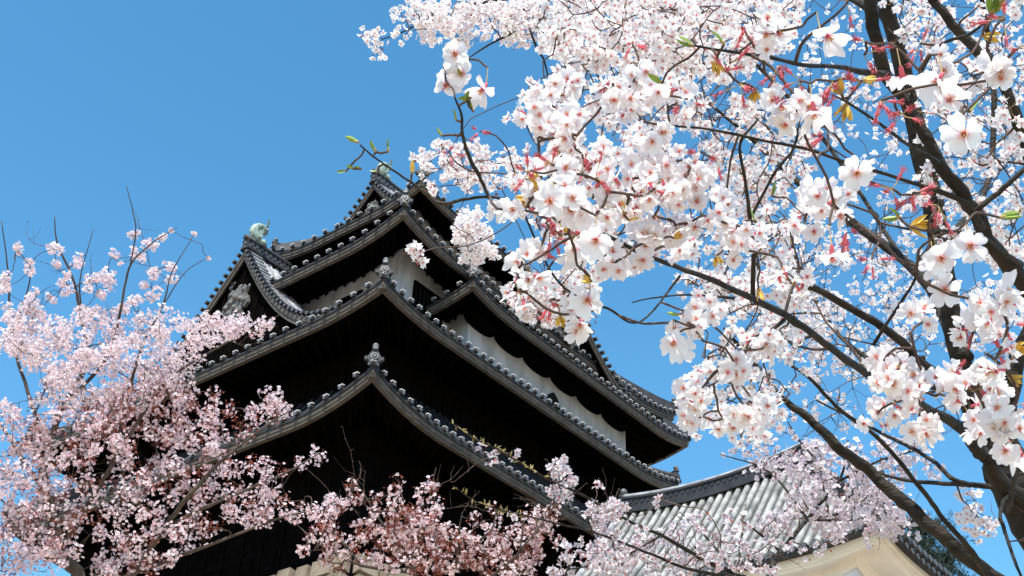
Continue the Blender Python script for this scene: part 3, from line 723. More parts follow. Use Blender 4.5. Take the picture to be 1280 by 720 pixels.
        if s.bits:
            V = np.array([(0, 0, 0), (.28, .1, .5), (0, 0, 1.1), (-.28, .1, .5)]); F = [(0, 1, 2, 3)]
            pos = np.array([f[0] for f in s.bits]); ax = np.array([f[1] for f in s.bits]); sc = np.array([f[2] for f in s.bits])
            a, b, c, d, e = scatter(V, F, [0], np.zeros(4), pos, ax, sc, np.zeros(len(pos)))
            o = link('leaflets', raw_mesh('leaflets', a, b, c, ['russet']), s.root); o['kind'] = 'stuff'
    def make_near(s, lst):
        """the flowers that show largest: each a part with calyx and stamens"""
        var = []
        for k in range(8):
            V, F, rd = flower_template(7, 7, seed=31+k, cup=(.15, .3, .45, .65, .2, .9, .35, .5)[k], wid=.40)
            tints = (.0, .1, .25, .0, .4, .15, .05, .3)
            pm = raw_mesh('blossom', V, np.array(F), [0]*len(F), [s.petal], {'rad': rd, 'tint': np.full(len(V), tints[k])}, True)
            cv, cf = calyx_template(True); cm = raw_mesh('calyx', cv, np.array(cf), [0]*len(cf), ['calyx'], None, True)
            sv, sf, sm = stamen_template(18, k); sm_ = raw_mesh('stamens', sv, np.array(sf), [0 if q == 0 else 1 for q in sm], ['calyx', 'anther'])
            var.append((pm, cm, sm_))
        for i, (p, ax, f, t) in enumerate(lst):
            pm, cm, sm_ = var[int(rng.integers(0, 8))]
            B = basis(np.array([ax]), rng.uniform(0, 6.28, 1))[0]
            M = Matrix.Translation(Vector(p)) @ Matrix([list(r)+[0] for r in B]+[[0, 0, 0, 1]]) @ Matrix.Scale(f, 4)
            o = bpy.data.objects.new('blossom', pm); col.objects.link(o); o.parent = s.root
            o.matrix_parent_inverse = Matrix.Translation(-s.root.location); o.matrix_basis = M
            for nm, me in (('calyx', cm), ('stamens', sm_)):
                c = bpy.data.objects.new(nm, me); col.objects.link(c); c.parent = o
def inside(q, P):
    x, y = q; r = False; j = len(P)-1
    for i in range(len(P)):
        if (P[i][1] > y) != (P[j][1] > y) and x < (P[j][0]-P[i][0])*(y-P[i][1])/(P[j][1]-P[i][1])+P[i][0]: r = not r
        j = i
    return r

# ---- tall pale pink cherry in front of the keep's far end
T1 = Tree('tall pale pink cherry tree against the sky, overlapping the keep\'s large copper-fish gable', (5.3, 9.2, 0), 'pink_petal', 'grey_bark', 'twig')
X = T1.limb('trunk', [(95, 760, 11, 22), (75, 690, 11, 18), (54, 615, 11, 15), (58, 565, 11, 11), (85, 500, 11, 8), (110, 450, 11.1, 6), (103, 400, 11.2, 5), (92, 350, 11.2, 3.5), (72, 305, 11.2, 2.5), (68, 270, 11.2, 1.2)], pre=[(5.3, 9.2, -.2, .17), (5.25, 9.15, 1.5, .13), (5.15, 9.05, 3.2, .11)])
for q in ([(85, 500, 11, 6), (130, 450, 10.8, 5), (150, 390, 10.7, 4), (162, 335, 10.7, 3), (190, 305, 10.7, 2.2), (222, 284, 10.7, 1)],
          [(162, 335, 10.7, 2.4), (169, 290, 10.7, 2), (165, 262, 10.7, 1.6), (158, 232, 10.7, .9)],
          [(58, 565, 11, 7), (34, 490, 11.3, 5), (14, 420, 11.4, 4), (10, 340, 11.4, 2.5), (2, 276, 11.4, 1.2)],
          [(14, 420, 11.4, 3), (38, 345, 11.3, 2), (20, 308, 11.3, 1.2)],
          [(75, 690, 11, 8), (140, 580, 10.6, 6), (205, 480, 10.5, 4.5), (275, 432, 10.4, 3), (330, 405, 10.4, 1.5), (362, 385, 10.4, .8)],
          [(140, 580, 10.6, 5), (172, 450, 10.5, 4), (205, 380, 10.5, 2.6), (216, 340, 10.5, 2), (241, 296, 10.5, 1)],
          [(205, 380, 10.5, 2), (232, 340, 10.5, 1.4), (264, 320, 10.5, .9)],
          [(103, 400, 11.2, 3), (100, 350, 11, 2), (117, 286, 11, 1)],
          [(95, 760, 11, 16), (170, 715, 10.6, 11), (205, 660, 10.4, 9), (235, 620, 10.2, 7), (280, 572, 10, 5), (335, 530, 9.9, 3), (366, 512, 9.9, 1.4)],
          [(205, 660, 10.4, 7), (285, 622, 10.1, 5), (355, 592, 10, 3.5), (400, 566, 10, 2)],
          [(170, 715, 10.6, 8), (260, 682, 10.2, 5), (340, 652, 10, 3.5), (395, 636, 10, 2.4), (432, 622, 10, 1)],
          [(54, 615, 11, 8), (20, 560, 11.4, 5), (-15, 510, 11.5, 3)], [(75, 690, 11, 7), (30, 650, 11.2, 5), (-15, 610, 11.3, 3)]):
    T1.limb('branch', q, n=7, gnarl=.2)
puffs = [(21, 311, 10), (35, 327, 8), (37, 341, 11), (8, 345, 14), (5, 362, 12), (69, 312, 14), (72, 332, 8), (82, 350, 11), (85, 365, 10), (96, 329, 12), (107, 355, 12), (132, 349, 17), (144, 319, 10), (152, 330, 5), (167, 297, 9), (167, 314, 11), (190, 301, 12), (205, 295, 8), (216, 287, 6), (240, 292, 6), (262, 322, 3), (192, 342, 14), (215, 335, 13), (212, 350, 10), (191, 370, 13), (170, 380, 12), (150, 387, 14), (117, 392, 14), (100, 387, 12), (35, 382, 16), (12, 392, 15), (65, 370, 8), (55, 390, 14), (175, 325, 8), (40, 365, 9), (82, 342, 8), (125, 370, 9), (120, 345, 10), (178, 355, 8)]
for x, y, r in puffs:
    for k in range(max(1, int(r/4))):
        a = rng.uniform(0, 6.28); q = rng.uniform(0, .7)*r; c = at(x+q*math.cos(a), y+q*math.sin(a), 11+rng.uniform(-.3, .3)); T1.twig_to(c, .006, .003, n=4)
        T1.node(c, int(6+r*1.3), r*.55*11/FPX, .0155, bits=2, tint=.15)
UPB = [(0, 405), (20, 392), (60, 402), (110, 392), (160, 395), (215, 385), (245, 400), (300, 397), (330, 403), (326, 416), (280, 424), (252, 448), (242, 472), (190, 490), (140, 500), (100, 512), (60, 505), (25, 490), (0, 470)]
T1.region(UPB, 10.7, .5, 300, 22, .075, .0150, holes=[(14, 462, 16, 22), (45, 475, 16, 18), (165, 470, 9, 10), (92, 425, 8, 9), (205, 402, 6, 8), (120, 470, 7, 10)], bits=2, r0=.006, tint=.14)
LOW = [(0, 500), (60, 508), (120, 508), (190, 482), (240, 488), (300, 497), (345, 490), (364, 518), (330, 535), (300, 553), (306, 575), (352, 578), (400, 560), (398, 580), (350, 597), (345, 622), (400, 618), (428, 632), (380, 650), (340, 655), (290, 655), (262, 672), (230, 690), (190, 720), (0, 720)]
T1.shoots(95, .55, 17, .07, .0150, lift=.25, within=LOW, bits=8, tint=.5, bitsc=1.4, rust=.4)
T1.region(LOW, 10.4, .7, 380, 19, .072, .0150, holes=[(186, 500, 17, 14), (128, 600, 8, 24), (250, 535, 14, 9), (300, 565, 16, 10), (215, 600, 10, 8), (90, 540, 14, 8), (270, 640, 14, 7), (55, 590, 10, 22), (180, 560, 10, 9), (30, 545, 12, 10), (165, 650, 12, 9), (110, 680, 12, 10)], bits=7, r0=.006, tint=.5, bitsc=1.4, rust=.36)
T1.region([(0, 525), (50, 520), (75, 560), (60, 720), (0, 720)], 10.6, .4, 75, 19, .072, .0150, bits=7, r0=.006, tint=.5, bitsc=1.3, rust=.3)
for x, y, n in ((330, 405, 4), (310, 410, 4), (290, 414, 5), (262, 402, 4), (243, 430, 4), (356, 512, 3), (395, 572, 3), (345, 500, 3), (418, 632, 3)):
    for k in range(n):
        c = at(x+rng.normal(0, 7), y+rng.normal(0, 4), 10.2); T1.twig_to(c, .006, .003); T1.node(c, 10, .07, .0172, bits=6)
T1.bare_twigs(60, .40, .0032)
T1.finish(0)

# ---- low rose cherry under the lowest eave
T2 = Tree('low rose-pink cherry tree with reddish buds below the lowest eave of the keep', (6.6, 6.6, 0), 'rose_petal', 'grey_bark', 'twig')
T2.limb('trunk', [(545, 830, 10, 18), (535, 770, 10, 14), (515, 715, 10, 10)], pre=[(6.6, 6.6, -.2, .16), (6.6, 6.6, 1.4, .12), (6.7, 6.7, 3.0, .09)])
for q in ([(515, 715, 10, 8), (490, 670, 10, 5), (470, 640, 10, 3), (452, 612, 10, 1.6), (440, 596, 10, .8)], [(490, 670, 10, 4), (505, 630, 9.8, 2.5), (493, 604, 9.8, 1)],
          [(515, 715, 10, 6), (528, 660, 9.8, 4), (537, 620, 9.8, 2.2), (545, 585, 9.8, .8)], [(535, 770, 10, 9), (570, 700, 9.8, 6), (575, 660, 9.7, 3), (578, 640, 9.7, 1)], [(570, 700, 9.8, 5), (612, 665, 9.6, 3), (620, 640, 9.6, 1)],
          [(545, 830, 10, 9), (610, 730, 9.6, 6), (650, 690, 9.4, 4), (680, 650, 9.4, 3), (697, 625, 9.4, 1.2)], [(650, 690, 9.4, 4), (655, 650, 9.4, 1.5)],
          [(515, 715, 10, 8), (450, 705, 10, 5), (400, 680, 10, 3.5), (370, 655, 10, 1.5)], [(450, 705, 10, 4), (430, 680, 10, 2.5), (400, 648, 10, 1.2)]):
    T2.limb('branch', q, n=6, gnarl=.2)
T2.region([(445, 620), (465, 625), (480, 650), (492, 612), (510, 612), (512, 640), (530, 605), (546, 602), (545, 640), (560, 660), (578, 645), (582, 670), (600, 655), (622, 640), (625, 660), (612, 690), (640, 680), (650, 655), (668, 658), (680, 622), (702, 626), (698, 655), (710, 672), (690, 700), (668, 720), (405, 720), (372, 682), (350, 660), (362, 652), (405, 675), (432, 655), (440, 680), (470, 690), (468, 660), (452, 640)], 9.7, .4, 62, 14, .06, .0150, holes=[(600, 705, 12, 9), (455, 715, 12, 8), (640, 668, 8, 6)], bits=7, r0=.006, tint=.45, bitsc=1.3, rust=.48)
T2.shoots(60, .42, 14, .062, .0150, lift=.7, within=[(350, 655), (400, 640), (440, 605), (470, 640), (497, 605), (520, 640), (545, 595), (556, 660), (578, 640), (618, 636), (640, 690), (655, 640), (697, 620), (705, 660), (690, 690), (680, 720), (400, 720), (370, 690)], bits=9, tint=.45, bitsc=1.3, rust=.4)
for x, y in ((448, 610), (497, 606), (541, 604), (590, 648), (652, 650), (690, 632), (693, 650), (686, 640), (618, 642), (470, 628)):
    for k in range(3):
        c = at(x+rng.normal(0, 5), y+rng.normal(0, 6), 9.7); T2.twig_to(c, .006, .003); T2.node(c, 4, .06, .0168, bits=14, bitsc=1.2)
T2.bare_twigs(40, .35, .003)
T2.finish(0)

# ---- pale cherry in front of the annex roof
T5 = Tree('slender pale lilac-white cherry tree in front of the annex\'s tiled roof', (4.9, 2.6, 0), 'pale_petal', 'bark', 'twig')
T5.limb('trunk', [(960, 800, 5.2, 26), (950, 745, 5.2, 20), (925, 722, 5.2, 15)], pre=[(4.9, 2.6, -.2, .09), (4.8, 2.6, 1.4, .06), (4.5, 2.45, 2.6, .05)])
for q in ([(925, 722, 5.2, 9), (885, 704, 5.0, 7), (830, 668, 4.8, 5.5), (790, 652, 4.7, 4.5), (723, 615, 4.5, 4), (683, 597, 4.4, 3.6), (629, 565, 4.3, 3), (593, 548, 4.3, 2.4), (563, 528, 4.3, 1.2)],
          [(925, 722, 5.2, 7), (860, 712, 4.8, 5), (805, 690, 4.6, 4), (745, 668, 4.5, 3.4), (676, 651, 4.4, 2.8), (629, 639, 4.4, 2.2), (593, 626, 4.4, 1.6), (566, 607, 4.4, .9)],
          [(830, 668, 4.8, 4), (770, 700, 4.6, 3), (710, 712, 4.5, 2)], [(925, 722, 5.2, 6), (900, 690, 5.2, 4), (868, 655, 5.2, 2.5), (850, 640, 5.2, 1.2)],
          [(950, 745, 5.2, 12), (975, 690, 5.6, 8), (1010, 650, 5.9, 6), (1050, 600, 6.0, 4), (1060, 550, 6.0, 2)], [(1010, 650, 5.9, 4), (1070, 650, 6.0, 3), (1105, 640, 6, 1.5)],
          [(1010, 650, 5.9, 4), (960, 590, 6.1, 3), (900, 568, 6.1, 1.4)], [(975, 690, 5.6, 4), (940, 660, 5.5, 3), (925, 650, 5.5, 1)], [(1050, 600, 6, 4), (1110, 572, 6, 3), (1160, 560, 6, 1.5)]):
    T5.limb('branch', q, n=7, gnarl=.25)
T5.region([(1000, 560), (1060, 545), (1110, 592), (1128, 640), (1118, 668), (1085, 660), (1040, 672), (990, 640), (1000, 600)], 6.0, .35, 120, 9, .05, .0155, holes=[(1030, 630, 18, 14), (1060, 600, 12, 9), (1090, 628, 10, 8), (1015, 596, 10, 8)], bits=2, tint=.5)
T5.shoots(26, .22, 6, .036, .0155, lift=.3, step=.06, bits=1, tint=.4)
T5.region([(893, 562), (960, 555), (1010, 572), (1000, 597), (930, 585)], 6.1, .2, 26, 8, .05, .0155, bits=2, tint=.45)
T5.region([(1080, 545), (1150, 540), (1175, 590), (1130, 605)], 6.0, .2, 26, 7, .05, .0155, bits=2, tint=.45)
T5.region([(985, 640), (1040, 672), (1010, 690), (940, 660)], 5.7, .2, 14, 7, .05, .0155, bits=2, tint=.45)
T5.region([(690, 577), (715, 577), (722, 615), (708, 628), (688, 612)], 4.5, .06, 12, 6, .034, .0165, bits=1, tint=.3)
T5.region([(738, 628), (775, 628), (780, 660), (760, 680), (800, 690), (790, 720), (690, 720), (705, 690), (735, 668)], 4.55, .2, 48, 6, .036, .0165, bits=1, tint=.3)
T5.region([(800, 655), (850, 655), (900, 640), (935, 655), (980, 700), (960, 720), (800, 720), (790, 690)], 4.9, .25, 52, 6, .038, .0165, bits=1, tint=.35)
for x, y in ((618, 568), (612, 572), (603, 562), (640, 567), (690, 585), (704, 570), (635, 645), (745, 610), (828, 625), (900, 690)):
    c = at(x, y, 4.4); T5.twig_to(c, .004, .002); T5.node(c, 3, .028, .0165)
T5.bare_twigs(50, .16, .0022)
for k in range(70):                                                      # spring buds along the two long bare shoots
    t = rng.uniform(0, 1); A = np.array([(563, 528), (593, 548), (629, 565), (683, 597)]) if k % 2 else np.array([(566, 607), (593, 626), (629, 639), (676, 651)])
    i = min(2, int(t*3)); q = A[i]+(A[i+1]-A[i])*(t*3-i); p = at(q[0], q[1], 4.3 if k % 2 else 4.4); d = unit(rng.normal(0, 1, 3)+np.array([-.6, .2, .5]))
    T5.stalks.tube([p, p+d*.010, p+d*.022], [.0014, .0030, .0006], 'bud_olive', 5, False)
T5.finish(0)

# ---- the big white cherry
T3 = Tree('large white cherry tree with thick dark trunk and big near blossoms beside the annex', (4.2, .62, 0), 'white_petal', 'bark', 'twig')
T3.limb('trunk', [(1365, 760, 4.5, 86), (1320, 692, 4.5, 80), (1278, 622, 4.5, 72), (1246, 562, 4.5, 56), (1223, 508, 4.5, 40), (1204, 455, 4.5, 31), (1192, 395, 4.5, 29), (1178, 310, 4.5, 29), (1158, 205, 4.5, 30), (1132, 105, 4.5, 26), (1110, 20, 4.5, 22), (1095, -50, 4.5, 18)], n=16, gnarl=.07, pre=[(4.2, .62, -.2, .22), (4.2, .60, .8, .175), (4.12, .60, 1.9, .145)])
LIM = [
 [(1330, 712, 4.5, 40), (1310, 745, 4.45, 30), (1245, 728, 4.4, 23), (1180, 676, 4.3, 21), (1128, 632, 4.3, 20), (1085, 595, 4.3, 18), (1042, 556, 4.2, 16), (1003, 518, 4.2, 12), (972, 492, 4.2, 9), (940, 450, 4.1, 6), (905, 410, 4.0, 4)],
 [(1270, 625, 4.4, 34), (1243, 582, 4.2, 22), (1270-42, 566, 4.15, 19), (1210, 546, 4.0, 17), (1165, 520, 3.7, 14), (1105, 490, 3.3, 13), (1047, 450, 2.9, 12), (980, 400, 2.6, 11), (905, 361, 2.3, 9), (850, 340, 2.1, 8), (808, 322, 2.0, 7), (760, 298, 1.9, 6), (700, 272, 1.8, 5), (650, 256, 1.75, 4.5), (612, 247, 1.7, 4.5), (580, 250, 1.7, 5), (550, 255, 1.7, 6), (530, 241, 1.7, 5), (512, 227, 1.7, 4), (488, 211, 1.7, 3), (466, 195, 1.7, 2.4), (450, 181, 1.7, 2)],
 [(1270, 610, 4.5, 44), (1262, 540, 4.6, 30), (1268, 470, 4.6, 25), (1290, 400, 4.6, 20)],
 [(1212, 495, 4.5, 24), (1155, 448, 4.3, 14), (1126, 419, 4.2, 13), (1092, 396, 4.1, 12), (1038, 365, 4.0, 11), (997, 344, 3.9, 9), (960, 320, 3.8, 7), (920, 280, 3.7, 5)],
 [(1330, 440, 2.6, 30), (1278, 362, 2.4, 26), (1229, 284, 2.3, 22), (1210, 254, 2.25, 20), (1175, 203, 2.2, 19), (1143, 145, 2.2, 18), (1110, 85, 2.2, 19), (1092, 20, 2.2, 19), (1084, -40, 2.2, 17)],
 [(1300, 260, 3.7, 18), (1280, 184, 3.6, 17), (1264, 129, 3.5, 16), (1241, 82, 3.5, 15), (1202, 43, 3.5, 14), (1168, 0, 3.5, 12), (1140, -40, 3.5, 10)],
 [(1206, 450, 4.5, 26), (1165, 370, 4.8, 16), (1126, 325, 5.0, 15), (1080, 291, 5.1, 14), (1047, 269, 5.2, 13), (999, 230, 5.3, 11), (962, 196, 5.4, 8), (900, 140, 5.4, 5), (830, 90, 5.4, 3)],
 [(1165, 235, 4.5, 18), (1140, 150, 4.8, 14), (1120, 70, 5.0, 13), (1100, 10, 5.2, 12), (1080, -50, 5.3, 10)],
 [(1106, 92, 2.2, 12), (1045, 84, 2.0, 7), (999, 80, 1.85, 6.5), (952, 70, 1.75, 6), (909, 64, 1.7, 5), (868, 57, 1.65, 3.5)],
 [(1210, 254, 2.25, 9), (1120, 222, 2.15, 5.5), (1061, 204, 2.1, 5), (1014, 187, 2.05, 5), (956, 176, 2.0, 4.5), (889, 162, 1.95, 4), (827, 156, 1.9, 3)],
 [(940, 374, 2.45, 8), (941, 310, 2.4, 7), (936, 270, 2.35, 6), (930, 219, 2.3, 5), (925, 180, 2.3, 4.5), (948, 148, 2.3, 3)],
 [(940, 269, 2.35, 5), (967, 219, 2.35, 4.5), (991, 187, 2.35, 4), (1000, 150, 2.35, 2.5)],
 [(1175, 203, 2.2, 8), (1143, 186, 2.1, 5.5), (1112, 163, 2.0, 5), (1069, 133, 1.9, 4), (1040, 118, 1.85, 2.5)],
 [(1143, 145, 2.2, 7), (1138, 120, 2.1, 6), (1155, 86, 2.0, 5.5), (1175, 59, 1.9, 5), (1212, 43, 1.85, 5), (1240, 20, 1.8, 3)],
 [(1229, 284, 2.3, 10), (1222, 264, 2.2, 9), (1249, 241, 2.2, 8), (1284, 208, 2.2, 7)],
 [(1278, 330, 2.4, 8), (1230, 296, 2.1, 5), (1190, 288, 2.0, 4.5), (1142, 286, 1.9, 4), (1120, 283, 1.85, 3)],
 [(1155, 448, 4.3, 8), (1088, 452, 4.1, 6), (1105, 411, 4.0, 5), (1142, 352, 3.9, 4), (1150, 320, 3.9, 2.5)],
 [(917, 373, 2.35, 5), (863, 369, 2.2, 3.2), (813, 373, 2.1, 2.6), (790, 378, 2.1, 1.6)],
 [(1238, 720, 4.3, 12), (1209, 681, 4.1, 8), (1178, 646, 4.0, 7.5), (1147, 607, 3.9, 7), (1104, 553, 3.8, 6.5), (1053, 514, 3.7, 5.5), (1010, 471, 3.6, 5), (980, 452, 3.6, 3)],
 [(1226, 606, 4.45, 8), (1197, 600, 4.3, 7), (1166, 576, 4.4, 6), (1123, 553, 4.5, 5.5), (1077, 529, 4.5, 4.5), (1020, 500, 4.6, 3)],
 [(1266, 612, 4.5, 9), (1225, 606, 4.5, 8), (1197, 605, 4.6, 7), (1147, 603, 4.7, 6), (1108, 594, 4.8, 4.5), (1060, 575, 4.9, 2.5)],
 [(1266, 614, 4.45, 9), (1252, 640, 4.0, 5.5), (1256, 660, 3.9, 5.5), (1263, 681, 3.8, 5), (1277, 722, 3.7, 4)],
 [(1110, 20, 4.5, 12), (980, -30, 5.0, 9), (800, -20, 5.3, 7), (690, -8, 5.4, 6), (612, 1, 5.5, 5), (570, 12, 5.5, 4.5), (545, 18, 5.5, 4), (524, 30, 5.5, 3), (500, 42, 5.5, 2.4), (478, 49, 5.5, 1.6)],
 [(690, -8, 5.4, 5), (655, 2, 5.4, 4.2), (659, 30, 5.35, 4), (670, 62, 5.3, 3.6), (680, 76, 5.3, 3), (689, 118, 5.3, 2)],
 [(740, 0, 5.3, 5), (677, 24, 5.3, 4), (632, 46, 5.3, 3.4), (605, 60, 5.3, 2.8), (585, 73, 5.3, 1.6)],
 [(612, 248, 1.7, 5.5), (600, 224, 1.7, 6), (590, 205, 1.7, 7), (578, 168, 1.7, 5), (576, 145, 1.7, 4), (568, 120, 1.7, 3)],
 [(1196, 400, 4.5, 14), (1120, 310, 6, 7), (1020, 160, 6.8, 6), (920, 50, 7, 5), (880, -30, 7, 4)],
 [(1214, 490, 4.5, 14), (1130, 470, 6, 7), (1050, 420, 6.8, 6), (1000, 330, 7, 4), (980, 270, 7, 2.5)],
 [(1178, 310, 4.5, 14), (1235, 230, 6, 9), (1240, 100, 6.4, 8), (1225, -20, 6.5, 6)],
 [(650, 256, 1.75, 3.5), (690, 340, 1.8, 3.5), (725, 372, 1.85, 4), (760, 385, 1.9, 4), (800, 402, 2.0, 3), (850, 345, 2.1, 4)],
 [(980, 400, 2.6, 6), (930, 440, 2.5, 4), (890, 470, 2.45, 3), (870, 500, 2.4, 2)],
 [(1165, 520, 3.7, 6), (1140, 480, 2.8, 5), (1125, 455, 2.2, 4), (1110, 470, 1.9, 3)],
 [(1262, 640, 4.4, 9), (1270, 560, 3.2, 6), (1235, 495, 2.2, 5), (1170, 490, 1.85, 4), (1120, 500, 1.8, 3)],
]
for i, q in enumerate(LIM): T3.limb('branch', q, n=11 if max(t[3] for t in q) > 10 else 8, gnarl=.16)
# far and middle tufts, from the back to the front
T3.region([(488, 25), (505, 0), (700, 0), (700, 62), (640, 52), (560, 50), (505, 52), (492, 45)], 5.5, .25, 150, 8, .042, .0165, bits=1, tint=.3)
T3.region([(455, 40), (478, 38), (476, 74), (456, 76)], 5.5, .1, 7, 5, .035, .0165, bits=1)
T3.region([(740, 100), (900, -10), (1280, -10), (1280, 420), (1130, 470), (960, 470), (900, 400), (840, 300)], 6.8, .6, 330, 8, .05, .0160, bits=2, tint=.5, r0=.005)
T3.region([(965, 290), (1150, 290), (1140, 450), (1060, 480), (985, 430)], 6.9, .3, 110, 9, .05, .0155, bits=2, tint=.6, r0=.005)
T3.region([(1000, 430), (1080, 450), (1060, 540), (1010, 520)], 6.6, .3, 20, 7, .05, .0155, bits=2, tint=.6)
T3.region([(1190, 590), (1222, 612), (1246, 655), (1232, 672), (1190, 625)], 4.7, .1, 14, 6, .04, .016, tint=.4)
T3.region([(690, -10), (1000, -10), (985, 55), (900, 105), (800, 105), (745, 92), (700, 85), (665, 40)], 3.4, .5, 300, 5, .036, .0168, stalk=.0006, tint=.25)
T3.region([(1110, -10), (1280, -10), (1280, 330), (1190, 330), (1150, 250), (1150, 120)], 3.8, .4, 110, 5, .036, .0168, stalk=.0006, tint=.3)
T3.region([(522, 200), (548, 180), (600, 182), (655, 200), (645, 240), (600, 236), (560, 232), (535, 240)], 4.2, .2, 50, 5, .034, .0165, stalk=.0006, bits=2, tint=.3)
T3.region([(640, 352), (740, 340), (742, 388), (700, 408), (655, 392)], 4.0, .2, 50, 5, .034, .0165, stalk=.0006, bits=5, tint=.45)
T3.region([(578, 266), (606, 268), (614, 322), (586, 328), (572, 312)], 5.0, .12, 40, 8, .036, .0165, tint=.2)
T3.region([(840, 290), (1000, 260), (1010, 400), (985, 520), (930, 552), (870, 545), (848, 520), (890, 450), (850, 390)], 3.0, .4, 130, 4, .034, .0168, stalk=.0006, tint=.3)
T3.region([(860, 130), (1000, 130), (1010, 260), (900, 270)], 3.4, .5, 70, 5, .036, .0168, stalk=.0006, tint=.35)
T3.region([(650, 110), (860, 110), (850, 330), (700, 360), (640, 240)], 2.9, .4, 120, 4, .036, .0168, stalk=.0006, tint=.3)
# near tufts: (x, y, rx, ry, flowers, distance)
NEAR = [(690, 150, 42, 30, 20, 1.85), (655, 135, 18, 16, 5, 1.8), (735, 190, 42, 30, 18, 1.85), (770, 120, 34, 26, 12, 1.85), (720, 100, 26, 14, 6, 1.9), (700, 245, 24, 20, 5, 1.55), (650, 258, 22, 18, 4, 1.65), (720, 300, 34, 24, 8, 1.6), (760, 250, 34, 26, 9, 1.75), (660, 330, 18, 22, 4, 1.6), (655, 365, 20, 14, 4, 1.7), (725, 395, 14, 12, 3, 1.6),
 (810, 105, 34, 22, 8, 1.85), (835, 135, 22, 22, 6, 1.8), (800, 228, 34, 30, 10, 1.75), (850, 205, 24, 22, 6, 1.8), (850, 240, 36, 24, 12, 1.8), (880, 215, 24, 22, 6, 1.85), (820, 180, 26, 22, 6, 1.8), (998, 136, 32, 16, 7, 1.6), (952, 47, 16, 12, 3, 1.6), (1032, 246, 18, 24, 7, 1.75), (905, 257, 14, 14, 3, 1.9), (800, 310, 24, 50, 11, 1.85), (860, 285, 34, 26, 10, 1.9), (930, 290, 30, 28, 9, 1.9),
 (990, 355, 14, 12, 3, 1.8), (1005, 277, 14, 14, 3, 1.8), (1030, 255, 16, 14, 4, 1.8), (855, 402, 14, 12, 3, 1.9), (925, 450, 24, 18, 8, 2.0), (963, 427, 16, 14, 5, 2.0), (863, 490, 22, 18, 8, 2.0), (935, 500, 26, 20, 8, 1.95), (900, 525, 20, 16, 5, 2.1), (860, 525, 14, 12, 4, 2.1), (890, 380, 18, 14, 4, 2.0),
 (1240, 370, 26, 20, 6, 1.55), (1217, 415, 16, 14, 3, 1.6), (1155, 394, 16, 12, 2, 1.9), (1238, 448, 22, 16, 5, 1.6), (1126, 457, 30, 22, 11, 1.75), (1113, 494, 22, 18, 6, 1.75), (1158, 488, 24, 18, 8, 1.75), (1213, 486, 28, 20, 8, 1.7), (1259, 515, 16, 16, 5, 1.6), (1150, 527, 14, 12, 3, 1.75), (1222, 519, 18, 12, 4, 1.7), (1262, 556, 14, 12, 4, 1.6), (1100, 522, 12, 10, 3, 1.8), (1170, 90, 18, 12, 3, 1.7), (1250, 98, 14, 14, 2, 1.5), (760, 330, 20, 20, 5, 1.8), (700, 205, 18, 12, 5, 1.7)]
for x, y, rx, ry, n, D in NEAR:
    n = int(n*1.7); k = max(1, round(n/4)); left = n
    for j in range(k):
        a = rng.uniform(0, 6.28); q = rng.uniform(.2, .85) if k > 1 else 0
        c = at(x+rx*q*math.cos(a), y+ry*q*math.sin(a), D+rng.uniform(-.08, .08)); T3.twig_to(c, .0035, .0018, n=6)
        m_ = max(1, round(left/(k-j))); left -= m_; T3.node(c, m_, .025, .0174, tocam=.75, spread=.35, stalk=.0006, tint=.22)
ONE = [(569, 68, 1.75, 0), (577, 92, 1.75, 0), (557, 107, 1.75, 0), (603, 112, 1.75, .6), (1034, 45, 1.5, 1), (1186, 125, 1.5, 0), (1205, 168, 1.35, 0), (1071, 217, 1.55, 0), (1128, 96, 1.6, .8), (1040, 319, 1.6, 1), (842, 428, 1.75, .35), (852, 437, 1.8, .2), (1176, 323, 1.5, 0), (1180, 362, 1.6, .4), (1168, 330, 1.6, .5), (1213, 307, 1.6, 0), (975, 130, 1.55, .9), (1017, 140, 1.55, .9), (1172, 100, 1.55, .7), (688, 252, 1.45, 0), (714, 262, 1.5, 0), (745, 300, 1.45, .3), (735, 375, 1.5, .2), (670, 240, 1.6, .3)]
for x, y, D, back in ONE:
    p = at(x, y, D); cv = unit(CAM-p); ax = unit(cv*(1-1.3*back)+np.array([0, 0, -1.0])*back*.9+rng.normal(0, .18, 3)); f = .019
    T3.fl.append((p, ax, f*1.2, abs(rng.normal(0, .1)))); q = p-ax*f*.7+np.array([0, 0, .02])
    T3.twig_to(q+np.array([0, 0, .012]), .0028, .0014); T3.stalks.tube([q+np.array([0, 0, .012]), q, p-ax*f*.6], [.0008, .0008, .001], 'stalk', 5, False)
for x, y, D in ((520, 318, 3.0), (523, 322, 3.0), (517, 313, 3.0)):
    c = at(x, y, D); T3.twig_to(c, .003, .0016); T3.node(c, 3, .016, .0150, stalk=.0006, bits=7, tint=.3)
